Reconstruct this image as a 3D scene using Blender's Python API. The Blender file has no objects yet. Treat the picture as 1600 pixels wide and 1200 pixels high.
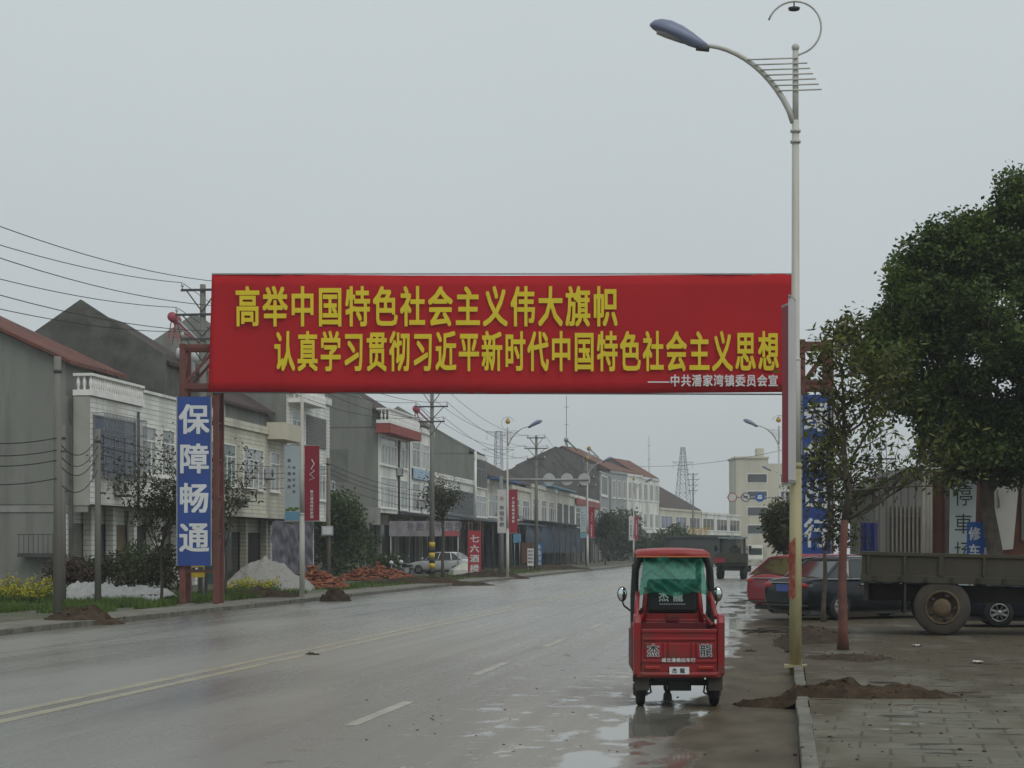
import bpy, math, random
from mathutils import Vector, Matrix, noise
R = math.radians
random.seed(7)
sc = bpy.context.scene
COL = sc.collection

# ------------------------------------------------------------------ camera, sky, sun, exposure
F, H, HY = 3000.0, 1.75, 858.0          # lens in photo pixels, eye height, horizon row
YAW = math.atan(430 / 3000)
cs, sn = math.cos(YAW), math.sin(YAW)
cam = bpy.data.cameras.new('camera'); cam.sensor_width = 36; cam.lens = 36 * F / 1600
cam.shift_y = (HY - 600) / 1600; cam.clip_end = 3000; cam.clip_start = 0.1
co = bpy.data.objects.new('camera', cam); COL.objects.link(co)
co.location = (0, 0, H); co.rotation_euler = (R(90), 0, YAW); sc.camera = co

SUN_EL, SUN_AZ = R(50), R(140)
w = bpy.data.worlds.new('World'); sc.world = w; w.use_nodes = True
nt = w.node_tree; nt.nodes.clear()
def wn(t): return nt.nodes.new(t)
out = wn('ShaderNodeOutputWorld'); bg = wn('ShaderNodeBackground'); bg.inputs[1].default_value = 0.1
sky = wn('ShaderNodeTexSky'); sky.sky_type = 'NISHITA'; sky.sun_disc = False
sky.sun_elevation = SUN_EL; sky.sun_rotation = SUN_AZ; sky.dust_density = 4
tc = wn('ShaderNodeTexCoord'); sp = wn('ShaderNodeSeparateXYZ'); nt.links.new(tc.outputs['Generated'], sp.inputs[0])
rp = wn('ShaderNodeValToRGB'); nt.links.new(sp.outputs['Z'], rp.inputs[0])
rp.color_ramp.elements[0].position = 0.0; rp.color_ramp.elements[0].color = (0.445, 0.49, 0.505, 1)
rp.color_ramp.elements[1].position = 0.30; rp.color_ramp.elements[1].color = (0.555, 0.605, 0.62, 1)
e = rp.color_ramp.elements.new(0.10); e.color = (0.515, 0.56, 0.575, 1)
nz = wn('ShaderNodeTexNoise'); nz.inputs['Scale'].default_value = 1.7; nz.inputs['Detail'].default_value = 3
nt.links.new(tc.outputs['Generated'], nz.inputs[0])
nr = wn('ShaderNodeMapRange'); nr.inputs[3].default_value = 8.8; nr.inputs[4].default_value = 11.3
nt.links.new(nz.outputs[0], nr.inputs[0])
vm = wn('ShaderNodeVectorMath'); vm.operation = 'SCALE'
nt.links.new(rp.outputs[0], vm.inputs[0]); nt.links.new(nr.outputs[0], vm.inputs['Scale'])
mx = wn('ShaderNodeMixRGB'); mx.inputs[0].default_value = 0.93
nt.links.new(sky.outputs[0], mx.inputs[1]); nt.links.new(vm.outputs[0], mx.inputs[2])
nt.links.new(mx.outputs[0], bg.inputs[0]); nt.links.new(bg.outputs[0], out.inputs[0])
sl = bpy.data.lights.new('sun', 'SUN'); sl.energy = 1.0; sl.angle = R(45); sl.color = (1, 0.985, 0.95)
so = bpy.data.objects.new('sun', sl); COL.objects.link(so)
so.rotation_euler = (R(90) - SUN_EL, 0, R(40)); so.location = (0, 0, 60)
sc.view_settings.view_transform = 'Standard'; sc.view_settings.look = 'None'
sc.view_settings.exposure = 0.1; sc.view_settings.gamma = 1
sc.cycles.use_denoising = True
sc.cycles.max_bounces = 6; sc.cycles.volume_bounces = 0; sc.cycles.transparent_max_bounces = 12
sc.cycles.sample_clamp_indirect = 3

# ------------------------------------------------------------------ survey helpers (photo -> ground positions in metres)
def atd(px, d):                         # point at depth d on the bearing px
    xc = (px - 800) / F * d
    return (xc * cs - d * sn, xc * sn + d * cs)
def dep(py, z=0.0): return F * (H - z) / (py - HY)
def gnd(px, py, z=0.0): return atd(px, dep(py, z))
def zat(py, d): return H + (HY - py) * d / F
def onx(px, X):                         # depth, Y where the bearing meets the plane x = X
    d = X / ((px - 800) / F * cs - sn)
    return d, atd(px, d)[1]

# ------------------------------------------------------------------ materials
MATS = {}
def mat(name, col, rough=0.7, var=0.12, scale=2.0, metal=0.0, bump=0.0, bscale=30.0, dirt=None, dscale=0.7, streak=False, spec=0.4, tile=None, tcol=None, alpha=1.0, trans=0.0, emit=None):
    if name in MATS: return MATS[name]
    m = bpy.data.materials.new(name); m.use_nodes = True; t = m.node_tree; N = t.nodes; L = t.links
    b = N['Principled BSDF']
    b.inputs['Roughness'].default_value = rough; b.inputs['Metallic'].default_value = metal
    b.inputs['Specular IOR Level'].default_value = spec
    tcn = N.new('ShaderNodeTexCoord')
    src = None
    if tile:
        bw, bh, mo = tile
        s = N.new('ShaderNodeSeparateXYZ'); L.new(tcn.outputs['Object'], s.inputs[0])
        a = N.new('ShaderNodeMath'); L.new(s.outputs[0], a.inputs[0]); L.new(s.outputs[1], a.inputs[1])
        c = N.new('ShaderNodeCombineXYZ'); L.new(a.outputs[0], c.inputs[0]); L.new(s.outputs[2], c.inputs[1])
        br = N.new('ShaderNodeTexBrick'); br.inputs['Scale'].default_value = 1
        br.inputs['Brick Width'].default_value = bw; br.inputs['Row Height'].default_value = bh
        br.inputs['Mortar Size'].default_value = mo; br.inputs['Mortar Smooth'].default_value = 0.3
        br.inputs['Color1'].default_value = (*col, 1); br.inputs['Color2'].default_value = (*[x * 0.9 for x in col], 1)
        br.inputs['Mortar'].default_value = (*(tcol or [x * 0.45 for x in col]), 1)
        L.new(c.outputs[0], br.inputs[0]); src = br.outputs[0]
    else:
        rgb = N.new('ShaderNodeRGB'); rgb.outputs[0].default_value = (*col, 1); src = rgb.outputs[0]
    if var:
        n = N.new('ShaderNodeTexNoise'); n.inputs['Scale'].default_value = scale; n.inputs['Detail'].default_value = 6
        if streak:
            mp = N.new('ShaderNodeMapping'); mp.inputs['Scale'].default_value = (1, 1, 0.15)
            L.new(tcn.outputs['Object'], mp.inputs[0]); L.new(mp.outputs[0], n.inputs[0])
        else: L.new(tcn.outputs['Object'], n.inputs[0])
        r = N.new('ShaderNodeMapRange'); r.inputs[1].default_value = 0.3; r.inputs[2].default_value = 0.7
        r.inputs[3].default_value = 1 - var; r.inputs[4].default_value = 1 + var
        L.new(n.outputs[0], r.inputs[0])
        v = N.new('ShaderNodeVectorMath'); v.operation = 'SCALE'; L.new(src, v.inputs[0]); L.new(r.outputs[0], v.inputs['Scale'])
        src = v.outputs[0]
    if dirt:
        n = N.new('ShaderNodeTexNoise'); n.inputs['Scale'].default_value = dscale; n.inputs['Detail'].default_value = 9; n.inputs['Roughness'].default_value = 0.65
        if streak:
            mp = N.new('ShaderNodeMapping'); mp.inputs['Scale'].default_value = (1.6, 1.6, 0.3); L.new(tcn.outputs['Object'], mp.inputs[0]); L.new(mp.outputs[0], n.inputs[0])
        else: L.new(tcn.outputs['Object'], n.inputs[0])
        r = N.new('ShaderNodeMapRange'); r.inputs[1].default_value = 0.46; r.inputs[2].default_value = 0.66; r.inputs[4].default_value = 0.85
        L.new(n.outputs[0], r.inputs[0])
        q = N.new('ShaderNodeMixRGB'); L.new(r.outputs[0], q.inputs[0]); L.new(src, q.inputs[1]); q.inputs[2].default_value = (*dirt, 1)
        src = q.outputs[0]
    L.new(src, b.inputs['Base Color'])
    if bump:
        n = N.new('ShaderNodeTexNoise'); n.inputs['Scale'].default_value = bscale; n.inputs['Detail'].default_value = 5
        L.new(tcn.outputs['Object'], n.inputs[0])
        bp = N.new('ShaderNodeBump'); bp.inputs['Strength'].default_value = bump; bp.inputs['Distance'].default_value = 0.03
        L.new(n.outputs[0], bp.inputs['Height']); L.new(bp.outputs[0], b.inputs['Normal'])
    if alpha < 1: b.inputs['Alpha'].default_value = alpha
    if trans: b.inputs['Transmission Weight'].default_value = trans
    MATS[name] = m
    return m

def roof_mat(name, col, c2):
    m = mat(name, col, 0.8, 0.25, 1.2, dirt=c2, dscale=0.8)
    t = m.node_tree; N = t.nodes; L = t.links
    tcn = N.new('ShaderNodeTexCoord'); wv = N.new('ShaderNodeTexWave'); wv.bands_direction = 'Y'; wv.inputs['Scale'].default_value = 1.25
    wv.inputs['Distortion'].default_value = 0.4
    L.new(tcn.outputs['Object'], wv.inputs[0]); bp = N.new('ShaderNodeBump'); bp.inputs['Strength'].default_value = 0.8; bp.inputs['Distance'].default_value = 0.06
    L.new(wv.outputs[1], bp.inputs['Height']); L.new(bp.outputs[0], N['Principled BSDF'].inputs['Normal'])
    return m

def leaf_mat(name, c1, c2, scale=0.8, rough=0.55):
    m = bpy.data.materials.new(name); m.use_nodes = True; t = m.node_tree; N = t.nodes; L = t.links
    b = N['Principled BSDF']; b.inputs['Roughness'].default_value = rough; b.inputs['Specular IOR Level'].default_value = 0.3
    tcn = N.new('ShaderNodeTexCoord'); n = N.new('ShaderNodeTexNoise'); n.inputs['Scale'].default_value = scale; n.inputs['Detail'].default_value = 4
    L.new(tcn.outputs['Object'], n.inputs[0])
    g = N.new('ShaderNodeNewGeometry'); a = N.new('ShaderNodeMath'); a.operation = 'MULTIPLY_ADD'; a.inputs[1].default_value = 0.35; 
    L.new(g.outputs['Random Per Island'], a.inputs[0]); L.new(n.outputs[0], a.inputs[2])
    r = N.new('ShaderNodeMapRange'); r.inputs[1].default_value = 0.45; r.inputs[2].default_value = 0.95; L.new(a.outputs[0], r.inputs[0])
    q = N.new('ShaderNodeMixRGB'); q.inputs[1].default_value = (*c1, 1); q.inputs[2].default_value = (*c2, 1); L.new(r.outputs[0], q.inputs[0])
    L.new(q.outputs[0], b.inputs['Base Color'])
    tr = N.new('ShaderNodeBsdfTranslucent'); L.new(q.outputs[0], tr.inputs[0])
    ms = N.new('ShaderNodeMixShader'); ms.inputs[0].default_value = 0.25
    L.new(b.outputs[0], ms.inputs[1]); L.new(tr.outputs[0], ms.inputs[2]); L.new(ms.outputs[0], N['Material Output'].inputs[0])
    return m

# ------------------------------------------------------------------ mesh builder
class MB:
    def __init__(s): s.v = []; s.f = []; s.mi = []; s.sm = []; s.M = None
    def add(s, vs, fs, m=0, smooth=False):
        o = len(s.v)
        for p in vs:
            p = Vector(p); s.v.append(tuple(s.M @ p) if s.M else tuple(p))
        for f in fs: s.f.append([i + o for i in f]); s.mi.append(m); s.sm.append(smooth)
        return s
    def box(s, x0, x1, y0, y1, z0, z1, m=0):
        return s.add([(x0,y0,z0),(x1,y0,z0),(x1,y1,z0),(x0,y1,z0),(x0,y0,z1),(x1,y0,z1),(x1,y1,z1),(x0,y1,z1)],
                     [(0,3,2,1),(4,5,6,7),(0,1,5,4),(1,2,6,5),(2,3,7,6),(3,0,4,7)], m)
    def bar(s, a, b, wd, ht=None, m=0):
        a, b = Vector(a), Vector(b); t = (b - a).normalized(); ht = ht or wd
        u = Vector((0,0,1)) if abs(t.z) < 0.9 else Vector((0,1,0))
        x = t.cross(u).normalized(); y = x.cross(t)
        vs = []
        for p in (a, b):
            for i, j in ((-1,-1),(1,-1),(1,1),(-1,1)): vs.append(p + x * i * wd / 2 + y * j * ht / 2)
        return s.add(vs, [(0,1,2,3),(7,6,5,4),(0,4,5,1),(1,5,6,2),(2,6,7,3),(3,7,4,0)], m)
    def tube(s, pts, r, n=8, m=0, cap=True):
        pts = [Vector(p) for p in pts]; k = len(pts)
        rs = r if isinstance(r, (list, tuple)) else [r] * k
        vs = []; up = None
        for i, p in enumerate(pts):
            t = (pts[min(i + 1, k - 1)] - pts[max(i - 1, 0)]).normalized()
            if up is None: up = Vector((1,0,0)) if abs(t.x) < 0.8 else Vector((0,1,0))
            x = t.cross(up)
            x = x.normalized() if x.length > 1e-6 else Vector((0,1,0)); y = x.cross(t).normalized(); up = y
            for j in range(n):
                a = 2 * math.pi * j / n; vs.append(p + (x * math.cos(a) + y * math.sin(a)) * rs[i])
        fs = [(i*n + j, i*n + (j+1) % n, (i+1)*n + (j+1) % n, (i+1)*n + j) for i in range(k-1) for j in range(n)]
        if cap: fs += [tuple(reversed(range(n))), tuple((k-1)*n + j for j in range(n))]
        return s.add(vs, fs, m, True)
    def cyl(s, a, b, r, n=12, m=0): return s.tube([a, b], r, n, m)
    def lathe(s, prof, c=(0,0,0), axis='Z', n=16, m=0, smooth=True):
        vs = []; k = len(prof)
        for r, h in prof:
            for j in range(n):
                a = 2 * math.pi * j / n; u, v = r * math.cos(a), r * math.sin(a)
                p = (u, v, h) if axis == 'Z' else (h, u, v) if axis == 'X' else (v, h, u)
                vs.append((c[0] + p[0], c[1] + p[1], c[2] + p[2]))
        fs = [(i*n + j, i*n + (j+1) % n, (i+1)*n + (j+1) % n, (i+1)*n + j) for i in range(k-1) for j in range(n)]
        fs += [tuple(reversed(range(n))), tuple((k-1)*n + j for j in range(n))]
        return s.add(vs, fs, m, smooth)
    def ball(s, c, r, nu=12, nv=8, m=0):
        rx, ry, rz = r if isinstance(r, tuple) else (r, r, r)
        vs = [(c[0], c[1], c[2] - rz)]
        for i in range(1, nv):
            t = -math.pi/2 + math.pi * i / nv
            for j in range(nu):
                a = 2*math.pi*j/nu; vs.append((c[0] + rx*math.cos(t)*math.cos(a), c[1] + ry*math.cos(t)*math.sin(a), c[2] + rz*math.sin(t)))
        vs.append((c[0], c[1], c[2] + rz)); top = len(vs) - 1
        fs = [(0, 1 + (j+1) % nu, 1 + j) for j in range(nu)]
        for i in range(nv-2):
            for j in range(nu):
                a = 1 + i*nu; fs.append((a + j, a + (j+1) % nu, a + nu + (j+1) % nu, a + nu + j))
        a = 1 + (nv-2)*nu; fs += [(a + j, a + (j+1) % nu, top) for j in range(nu)]
        return s.add(vs, fs, m, True)
    def prism(s, poly, y0, y1, m=0):      # (x, z) outline extruded along y
        n = len(poly); vs = [(x, y0, z) for x, z in poly] + [(x, y1, z) for x, z in poly]
        fs = [tuple(range(n)), tuple(reversed(range(n, 2*n)))] + [(i, i+n, (i+1) % n + n, (i+1) % n) for i in range(n)]
        return s.add(vs, fs, m)
    def prismx(s, poly, x0, x1, m=0, smooth=False):     # (y, z) outline extruded along x
        n = len(poly); vs = [(x0, y, z) for y, z in poly] + [(x1, y, z) for y, z in poly]
        fs = [tuple(reversed(range(n))), tuple(range(n, 2*n))] + [((i+1) % n, (i+1) % n + n, i+n, i) for i in range(n)]
        return s.add(vs, fs, m, smooth)
    def grid(s, fn, nu, nv, m=0, smooth=True):
        vs = [fn(i / nu, j / nv) for i in range(nu+1) for j in range(nv+1)]
        fs = [(i*(nv+1) + j, (i+1)*(nv+1) + j, (i+1)*(nv+1) + j+1, i*(nv+1) + j+1) for i in range(nu) for j in range(nv)]
        return s.add(vs, fs, m, smooth)
    def loft(s, rings, m=0, smooth=True, caps=True):
        n = len(rings[0]); vs = [p for r in rings for p in r]
        fs = [(i*n + j, i*n + (j+1) % n, (i+1)*n + (j+1) % n, (i+1)*n + j) for i in range(len(rings)-1) for j in range(n)]
        if caps: fs += [tuple(reversed(range(n))), tuple((len(rings)-1)*n + j for j in range(n))]
        return s.add(vs, fs, m, smooth)
    def build(s, name, mats, parent=None, bevel=0, fix=True, subsurf=0, loc=None):
        me = bpy.data.meshes.new(name); me.from_pydata(s.v, [], s.f); me.update()
        ml = mats if isinstance(mats, (list, tuple)) else [mats]
        for m in ml: me.materials.append(m)
        me.polygons.foreach_set('material_index', s.mi); me.polygons.foreach_set('use_smooth', s.sm)
        if fix:
            import bmesh
            bm = bmesh.new(); bm.from_mesh(me); bmesh.ops.recalc_face_normals(bm, faces=bm.faces); bm.to_mesh(me); bm.free()
        o = bpy.data.objects.new(name, me); COL.objects.link(o)
        if parent: o.parent = parent
        if loc: o.location = loc
        if bevel:
            b = o.modifiers.new('bevel', 'BEVEL'); b.width = bevel; b.segments = 2; b.limit_method = 'ANGLE'; b.angle_limit = R(40)
        if subsurf:
            b = o.modifiers.new('subsurf', 'SUBSURF'); b.levels = subsurf; b.render_levels = subsurf
        return o

def tag(o, label=None, cat=None, group=None, kind=None):
    if label: o['label'] = label
    if cat: o['category'] = cat
    if group: o['group'] = group
    if kind: o['kind'] = kind
    return o
def thing(name, label, cat, loc=(0,0,0), rz=0.0, group=None):
    o = bpy.data.objects.new(name, None); COL.objects.link(o)
    o.location = loc if len(loc) == 3 else (*loc, 0); o.rotation_euler = (0, 0, rz)
    return tag(o, label, cat, group)
def dup(root, loc, rz, label, scale=None):
    r = root.copy(); COL.objects.link(r); r.location = loc if len(loc) == 3 else (*loc, 0); r.rotation_euler = (0, 0, rz); r['label'] = label
    if scale: r.scale = (scale,)*3
    for c in list(root.children):
        k = c.copy(); COL.objects.link(k); k.parent = r
        for g in list(c.children):
            q = g.copy(); COL.objects.link(q); q.parent = k
    return r

# ------------------------------------------------------------------ lettering (built-in font)
TEXTS = {'b1': '高举中国特色社会主义伟大旗帜', 'b2': '认真学习贯彻习近平新时代中国特色社会主义思想', 'b3': '——中共潘家湾镇委员会宣',
 'l': '保障畅通', 'r': '绿色出行', 'j': '杰龍', 's': '城北潘杨旧车行', 'p': '停車场', 'x': '修车', 'x2': '换胎', 'q': '七六酒楼', 'h': '华冠车桥', 'c': '产业新城创富极', 'm': '魅力潘湾美好家园', 'n': '新城小镇', 'g': '汽车修理厂', 'mm': '补胎加水电焊'}
GLY = {}
def make_glyphs():
    chars = sorted(set(''.join(TEXTS.values())) | set('杰龍换修车行'))
    tmp = []
    for wt in (0.0,):
        for ch in chars:
            c = bpy.data.curves.new('glyph', 'FONT'); c.body = ch; c.resolution_u = 2; c.extrude = 0.0
            o = bpy.data.objects.new('glyph', c); COL.objects.link(o); tmp.append((ch, wt > 0, o))
    bpy.context.view_layer.update(); dg = bpy.context.evaluated_depsgraph_get()
    for ch, wt, o in tmp:
        m = bpy.data.meshes.new_from_object(o.evaluated_get(dg))
        GLY[(ch, wt)] = ([tuple(v.co) for v in m.vertices], [tuple(p.vertices) for p in m.polygons]); bpy.data.meshes.remove(m)
    for ch, wt, o in tmp:
        c = o.data; bpy.data.objects.remove(o); bpy.data.curves.remove(c)
make_glyphs()
def letters(mb, txt, org, right, up, cw, ch, bold=True, vertical=False, pitch=None, m=0, gx=1.0):
    org, right, up = Vector(org), Vector(right), Vector(up)
    pitch = pitch or (ch if vertical else cw)
    for i, c in enumerate(txt):
        vs, fs = GLY[(c, False)]
        o = org + (-up * pitch * i if vertical else right * pitch * i); nn = right.cross(up).normalized()
        b = 0.024 if bold is True else float(bold)
        for q, (i_, j_) in enumerate(((-1,-1),(1,-1),(-1,1),(1,1)) if b else ((0,0),)):
            mb.add([o + nn * (q * .0012 * max(cw, .1)) + right * ((x + i_*b) * cw * gx) + up * ((y + 0.12 + j_*b*.8) * ch) for x, y, z in vs], fs, m)
    return mb

# ------------------------------------------------------------------ palette
concrete = mat('concrete', (0.25, 0.25, 0.23), 0.85, 0.18, 1.5, bump=0.2)
cement = mat('cement_render', (0.215, 0.222, 0.198), 0.9, 0.15, 0.5, streak=True, dirt=(0.115, 0.118, 0.102), dscale=0.35)
cement_dark = mat('weathered_cement', (0.105, 0.104, 0.092), 0.9, 0.3, 0.6, dirt=(0.05, 0.05, 0.045), dscale=0.9)
tile_white = mat('white_facade_tile', (0.74, 0.745, 0.69), 0.5, 0.12, 0.8, streak=True, tile=(1.4, 0.2, 0.018), dirt=(0.44, 0.435, 0.38), dscale=0.35)
tile_cream = mat('cream_facade_tile', (0.60, 0.58, 0.46), 0.5, 0.12, 0.8, streak=True, tile=(1.4, 0.2, 0.018), dirt=(0.33, 0.31, 0.25), dscale=0.35)
wall_cream = mat('cream_wall_paint', (0.50, 0.47, 0.37), 0.8, 0.12, 0.6, streak=True)
wall_white = mat('white_wall_paint', (0.72, 0.72, 0.67), 0.7, 0.12, 0.6, streak=True, dirt=(0.38, 0.38, 0.35), dscale=0.3)
wall_blue = mat('blue_grey_wall_paint', (0.29, 0.31, 0.31), 0.8, 0.12, 0.6, streak=True)
white_paint = mat('white_paint', (0.72, 0.72, 0.68), 0.5, 0.1, 3)
trim_red = mat('red_trim', (0.26, 0.06, 0.05), 0.7, 0.2, 2)
glass_d = mat('dark_window_glass', (0.035, 0.045, 0.045), 0.08, 0.5, 0.6, spec=0.5)
glass_g = mat('green_window_glass', (0.10, 0.15, 0.13), 0.08, 0.4, 0.7, spec=0.5)
glass_b = mat('blue_window_glass', (0.06, 0.08, 0.14), 0.08, 0.4, 0.7, spec=0.5)
curtain_glass = mat('curtained_window_glass', (0.26, 0.28, 0.27), 0.12, 0.5, 1.8, streak=True, spec=0.5)
dark_iron = mat('dark_iron', (0.06, 0.06, 0.06), 0.6, 0.2, 4)
grille_grey = mat('grey_grille_metal', (0.16, 0.17, 0.18), 0.5, 0.2, 4)
shutter = mat('shutter_metal', (0.20, 0.19, 0.15), 0.6, 0.12, 2, tile=(30, 0.09, 0.02))
shutter_teal = mat('teal_shutter', (0.03, 0.11, 0.11), 0.6, 0.15, 2, tile=(30, 0.09, 0.02))
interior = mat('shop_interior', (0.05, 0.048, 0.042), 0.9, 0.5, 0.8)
roof_red = roof_mat('red_roof_tile', (0.15, 0.052, 0.036), (0.06, 0.042, 0.036))
roof_brown = roof_mat('brown_roof_tile', (0.065, 0.042, 0.036), (0.04, 0.035, 0.03))
roof_orange = roof_mat('orange_roof_tile', (0.17, 0.07, 0.046), (0.09, 0.055, 0.045))
soil = mat('soil', (0.042, 0.028, 0.017), 0.9, 0.4, 5, bump=1.0, bscale=22, dirt=(0.075, 0.052, 0.033), dscale=4, spec=.2)
gravel = mat('pale_gravel', (0.25, 0.245, 0.225), 0.95, 0.15, 12, bump=0.5, bscale=60)
rust_red = mat('rusty_red_steel', (0.14, 0.045, 0.038), 0.65, 0.25, 3, dirt=(0.09, 0.045, 0.03), dscale=2)
banner_red = mat('red_banner_cloth', (0.39, 0.011, 0.016), 0.75, 0.07, 0.35, spec=0.15)
banner_yellow = mat('yellow_lettering', (0.66, 0.52, 0.012), 0.6, 0.05, 2)
letter_white = mat('white_lettering', (0.60, 0.62, 0.62), 0.6, 0.08, 2)
letter_black = mat('black_lettering', (0.03, 0.03, 0.035), 0.6, 0.0)
panel_blue = mat('blue_panel', (0.022, 0.06, 0.24), 0.5, 0.12, 1.0)
sign_blue = mat('blue_sign_paint', (0.015, 0.085, 0.34), 0.5, 0.1, 1.0)
pole_white = mat('lamp_pole_paint', (0.46, 0.46, 0.42), 0.45, 0.12, 3, streak=True, dirt=(0.34, 0.32, 0.24), dscale=1.2)
pole_tan = mat('yellowed_pole_paint', (0.34, 0.31, 0.17), 0.5, 0.2, 3, streak=True, dirt=(0.19, 0.13, 0.06), dscale=2.2)
lamp_blue = mat('blue_grey_lamp_shell', (0.17, 0.20, 0.29), 0.35, 0.06, 2)
lamp_glass = mat('lamp_lens', (0.30, 0.31, 0.31), 0.3, 0.0)
globe_yellow = mat('yellow_globe', (0.45, 0.30, 0.06), 0.35, 0.1, 4)
steel = mat('galvanised_steel', (0.30, 0.31, 0.31), 0.45, 0.15, 5, metal=0.4)
wire_black = mat('cable_black', (0.025, 0.025, 0.027), 0.7, 0.0)
insulator = mat('insulator_ceramic', (0.55, 0.56, 0.55), 0.3, 0.0)
tyre = mat('tyre_rubber', (0.018, 0.018, 0.018), 0.75, 0.2, 6)
tyre_muddy = mat('muddy_tyre', (0.055, 0.047, 0.036), 0.9, 0.25, 4)
alloy = mat('alloy_rim', (0.42, 0.43, 0.44), 0.35, 0.1, 6, metal=0.7)
bark = mat('bark', (0.075, 0.062, 0.048), 0.9, 0.3, 6, bump=0.6, bscale=25)
bark_red = mat('red_painted_bark', (0.14, 0.058, 0.044), 0.85, 0.25, 5, bump=0.4, bscale=25, dirt=(0.09, 0.05, 0.04), dscale=4)
hazard_y = mat('hazard_yellow', (0.5, 0.36, 0.03), 0.6, 0.1, 4)
hazard_k = mat('hazard_black', (0.03, 0.03, 0.03), 0.6, 0.1, 4)
grey_box = mat('grey_plastic', (0.36, 0.37, 0.37), 0.5, 0.1, 3)

# ------------------------------------------------------------------ ground, road, pavements
def road_material():
    m = bpy.data.materials.new('wet_asphalt'); m.use_nodes = True; t = m.node_tree; N = t.nodes; L = t.links
    b = N['Principled BSDF']; b.inputs['Specular IOR Level'].default_value = 0.5
    tcn = N.new('ShaderNodeTexCoord'); P = tcn.outputs['Object']
    def noi(scale, det, mapping=None, rough=0.55):
        n = N.new('ShaderNodeTexNoise'); n.inputs['Scale'].default_value = scale; n.inputs['Detail'].default_value = det; n.inputs['Roughness'].default_value = rough
        if mapping:
            mp = N.new('ShaderNodeMapping'); mp.inputs['Scale'].default_value = mapping; L.new(P, mp.inputs[0]); L.new(mp.outputs[0], n.inputs[0])
        else: L.new(P, n.inputs[0])
        return n.outputs[0]
    def rng(v, a, b_, c, d):
        r = N.new('ShaderNodeMapRange'); r.inputs[1].default_value = a; r.inputs[2].default_value = b_; r.inputs[3].default_value = c; r.inputs[4].default_value = d
        L.new(v, r.inputs[0]); return r.outputs[0]
    def math_(op, a, b_):
        q = N.new('ShaderNodeMath'); q.operation = op
        for i, x in enumerate((a, b_)):
            if isinstance(x, (int, float)): q.inputs[i].default_value = x
            else: L.new(x, q.inputs[i])
        return q.outputs[0]
    def mix(f, a, b_):
        q = N.new('ShaderNodeMixRGB')
        for i, x in enumerate((f, a, b_)):
            if isinstance(x, tuple): q.inputs[i].default_value = (*x, 1)
            else: L.new(x, q.inputs[i])
        return q.outputs[0]
    big = noi(1.0, 5, (0.35, 0.05, 1)); fine = noi(60, 3); mid = noi(1.0, 6, (1.6, 0.45, 1))
    s = N.new('ShaderNodeSeparateXYZ'); L.new(P, s.inputs[0]); X = s.outputs[0]; Y = s.outputs[1]
    col = mix(rng(big, 0.35, 0.65, 0, 1), (0.215, 0.208, 0.175), (0.275, 0.265, 0.225))
    trk = noi(1.0, 4, (2.4, 0.025, 1)); col = mix(rng(trk, 0.35, 0.7, 0, 0.4), col, (0.14, 0.134, 0.112))
    patch = noi(1.0, 2, (0.22, 0.03, 1))
    col = mix(rng(patch, 0.56, 0.60, 0, 0.5), col, (0.13, 0.127, 0.113))
    col = mix(rng(fine, 0.3, 0.7, 0, 0.35), col, (0.05, 0.05, 0.048))
    # wet mud washed along the right edge of the carriageway
    edge = math_('ADD', X, math_('MULTIPLY', math_('SUBTRACT', mid, 0.5), 1.6))
    mud = rng(edge, -1.30, -0.85, 0, 0.97)
    mudc = mix(rng(noi(1.0, 7, (2.5, 1.2, 1)), 0.3, 0.7, 0, 1), (0.048, 0.037, 0.021), (0.105, 0.086, 0.055))
    col = mix(mud, col, mudc)
    ledge = rng(math_('ADD', X, math_('MULTIPLY', math_('SUBTRACT', mid, 0.5), 1.5)), -15.3, -14.6, 0.8, 0.0)
    col = mix(ledge, col, (0.09, 0.075, 0.055))
    L.new(col, b.inputs['Base Color'])
    rgh = rng(math_('ADD', big, math_('MULTIPLY', math_('SUBTRACT', trk, .5), .8)), 0.3, 0.7, 0.20, 0.36)
    # standing water: more of it near the right kerb
    pud = math_('ADD', noi(1.0, 5, (2.6, 2.0, 1), 0.6), rng(X, -7.5, -2.6, -0.14, 0.045))
    pud2 = math_('ADD', noi(1.0, 3, (1.1, 0.42, 1), 0.5), rng(X, -2.4, -1.6, -0.2, 0.11))
    pw = math_('MULTIPLY', math_('MAXIMUM', rng(pud, 0.575, 0.68, 0, 1), rng(pud2, 0.53, 0.60, 0, 1)), rng(edge, -1.05, -.75, 1, 0))
    q = N.new('ShaderNodeMixRGB'); L.new(pw, q.inputs[0]); L.new(rgh, q.inputs[1]); q.inputs[2].default_value = (0.05, 0.05, 0.05, 1)
    mr = N.new('ShaderNodeMixRGB'); L.new(math_('MULTIPLY', mud, math_('SUBTRACT', 1, pw)), mr.inputs[0]); L.new(q.outputs[0], mr.inputs[1]); mr.inputs[2].default_value = (0.55, 0.55, 0.55, 1)
    L.new(rng(mud, 0, 1, .5, .06), b.inputs['Specular IOR Level'])
    L.new(mr.outputs[0], b.inputs['Roughness'])
    bp = N.new('ShaderNodeBump'); bp.inputs['Distance'].default_value = 0.01
    L.new(math_('MULTIPLY', math_('SUBTRACT', 1, pw), 0.16), bp.inputs['Strength'])
    L.new(math_('ADD', fine, math_('MULTIPLY', mid, 2.0)), bp.inputs['Height']); L.new(bp.outputs[0], b.inputs['Normal'])
    return m

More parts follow.
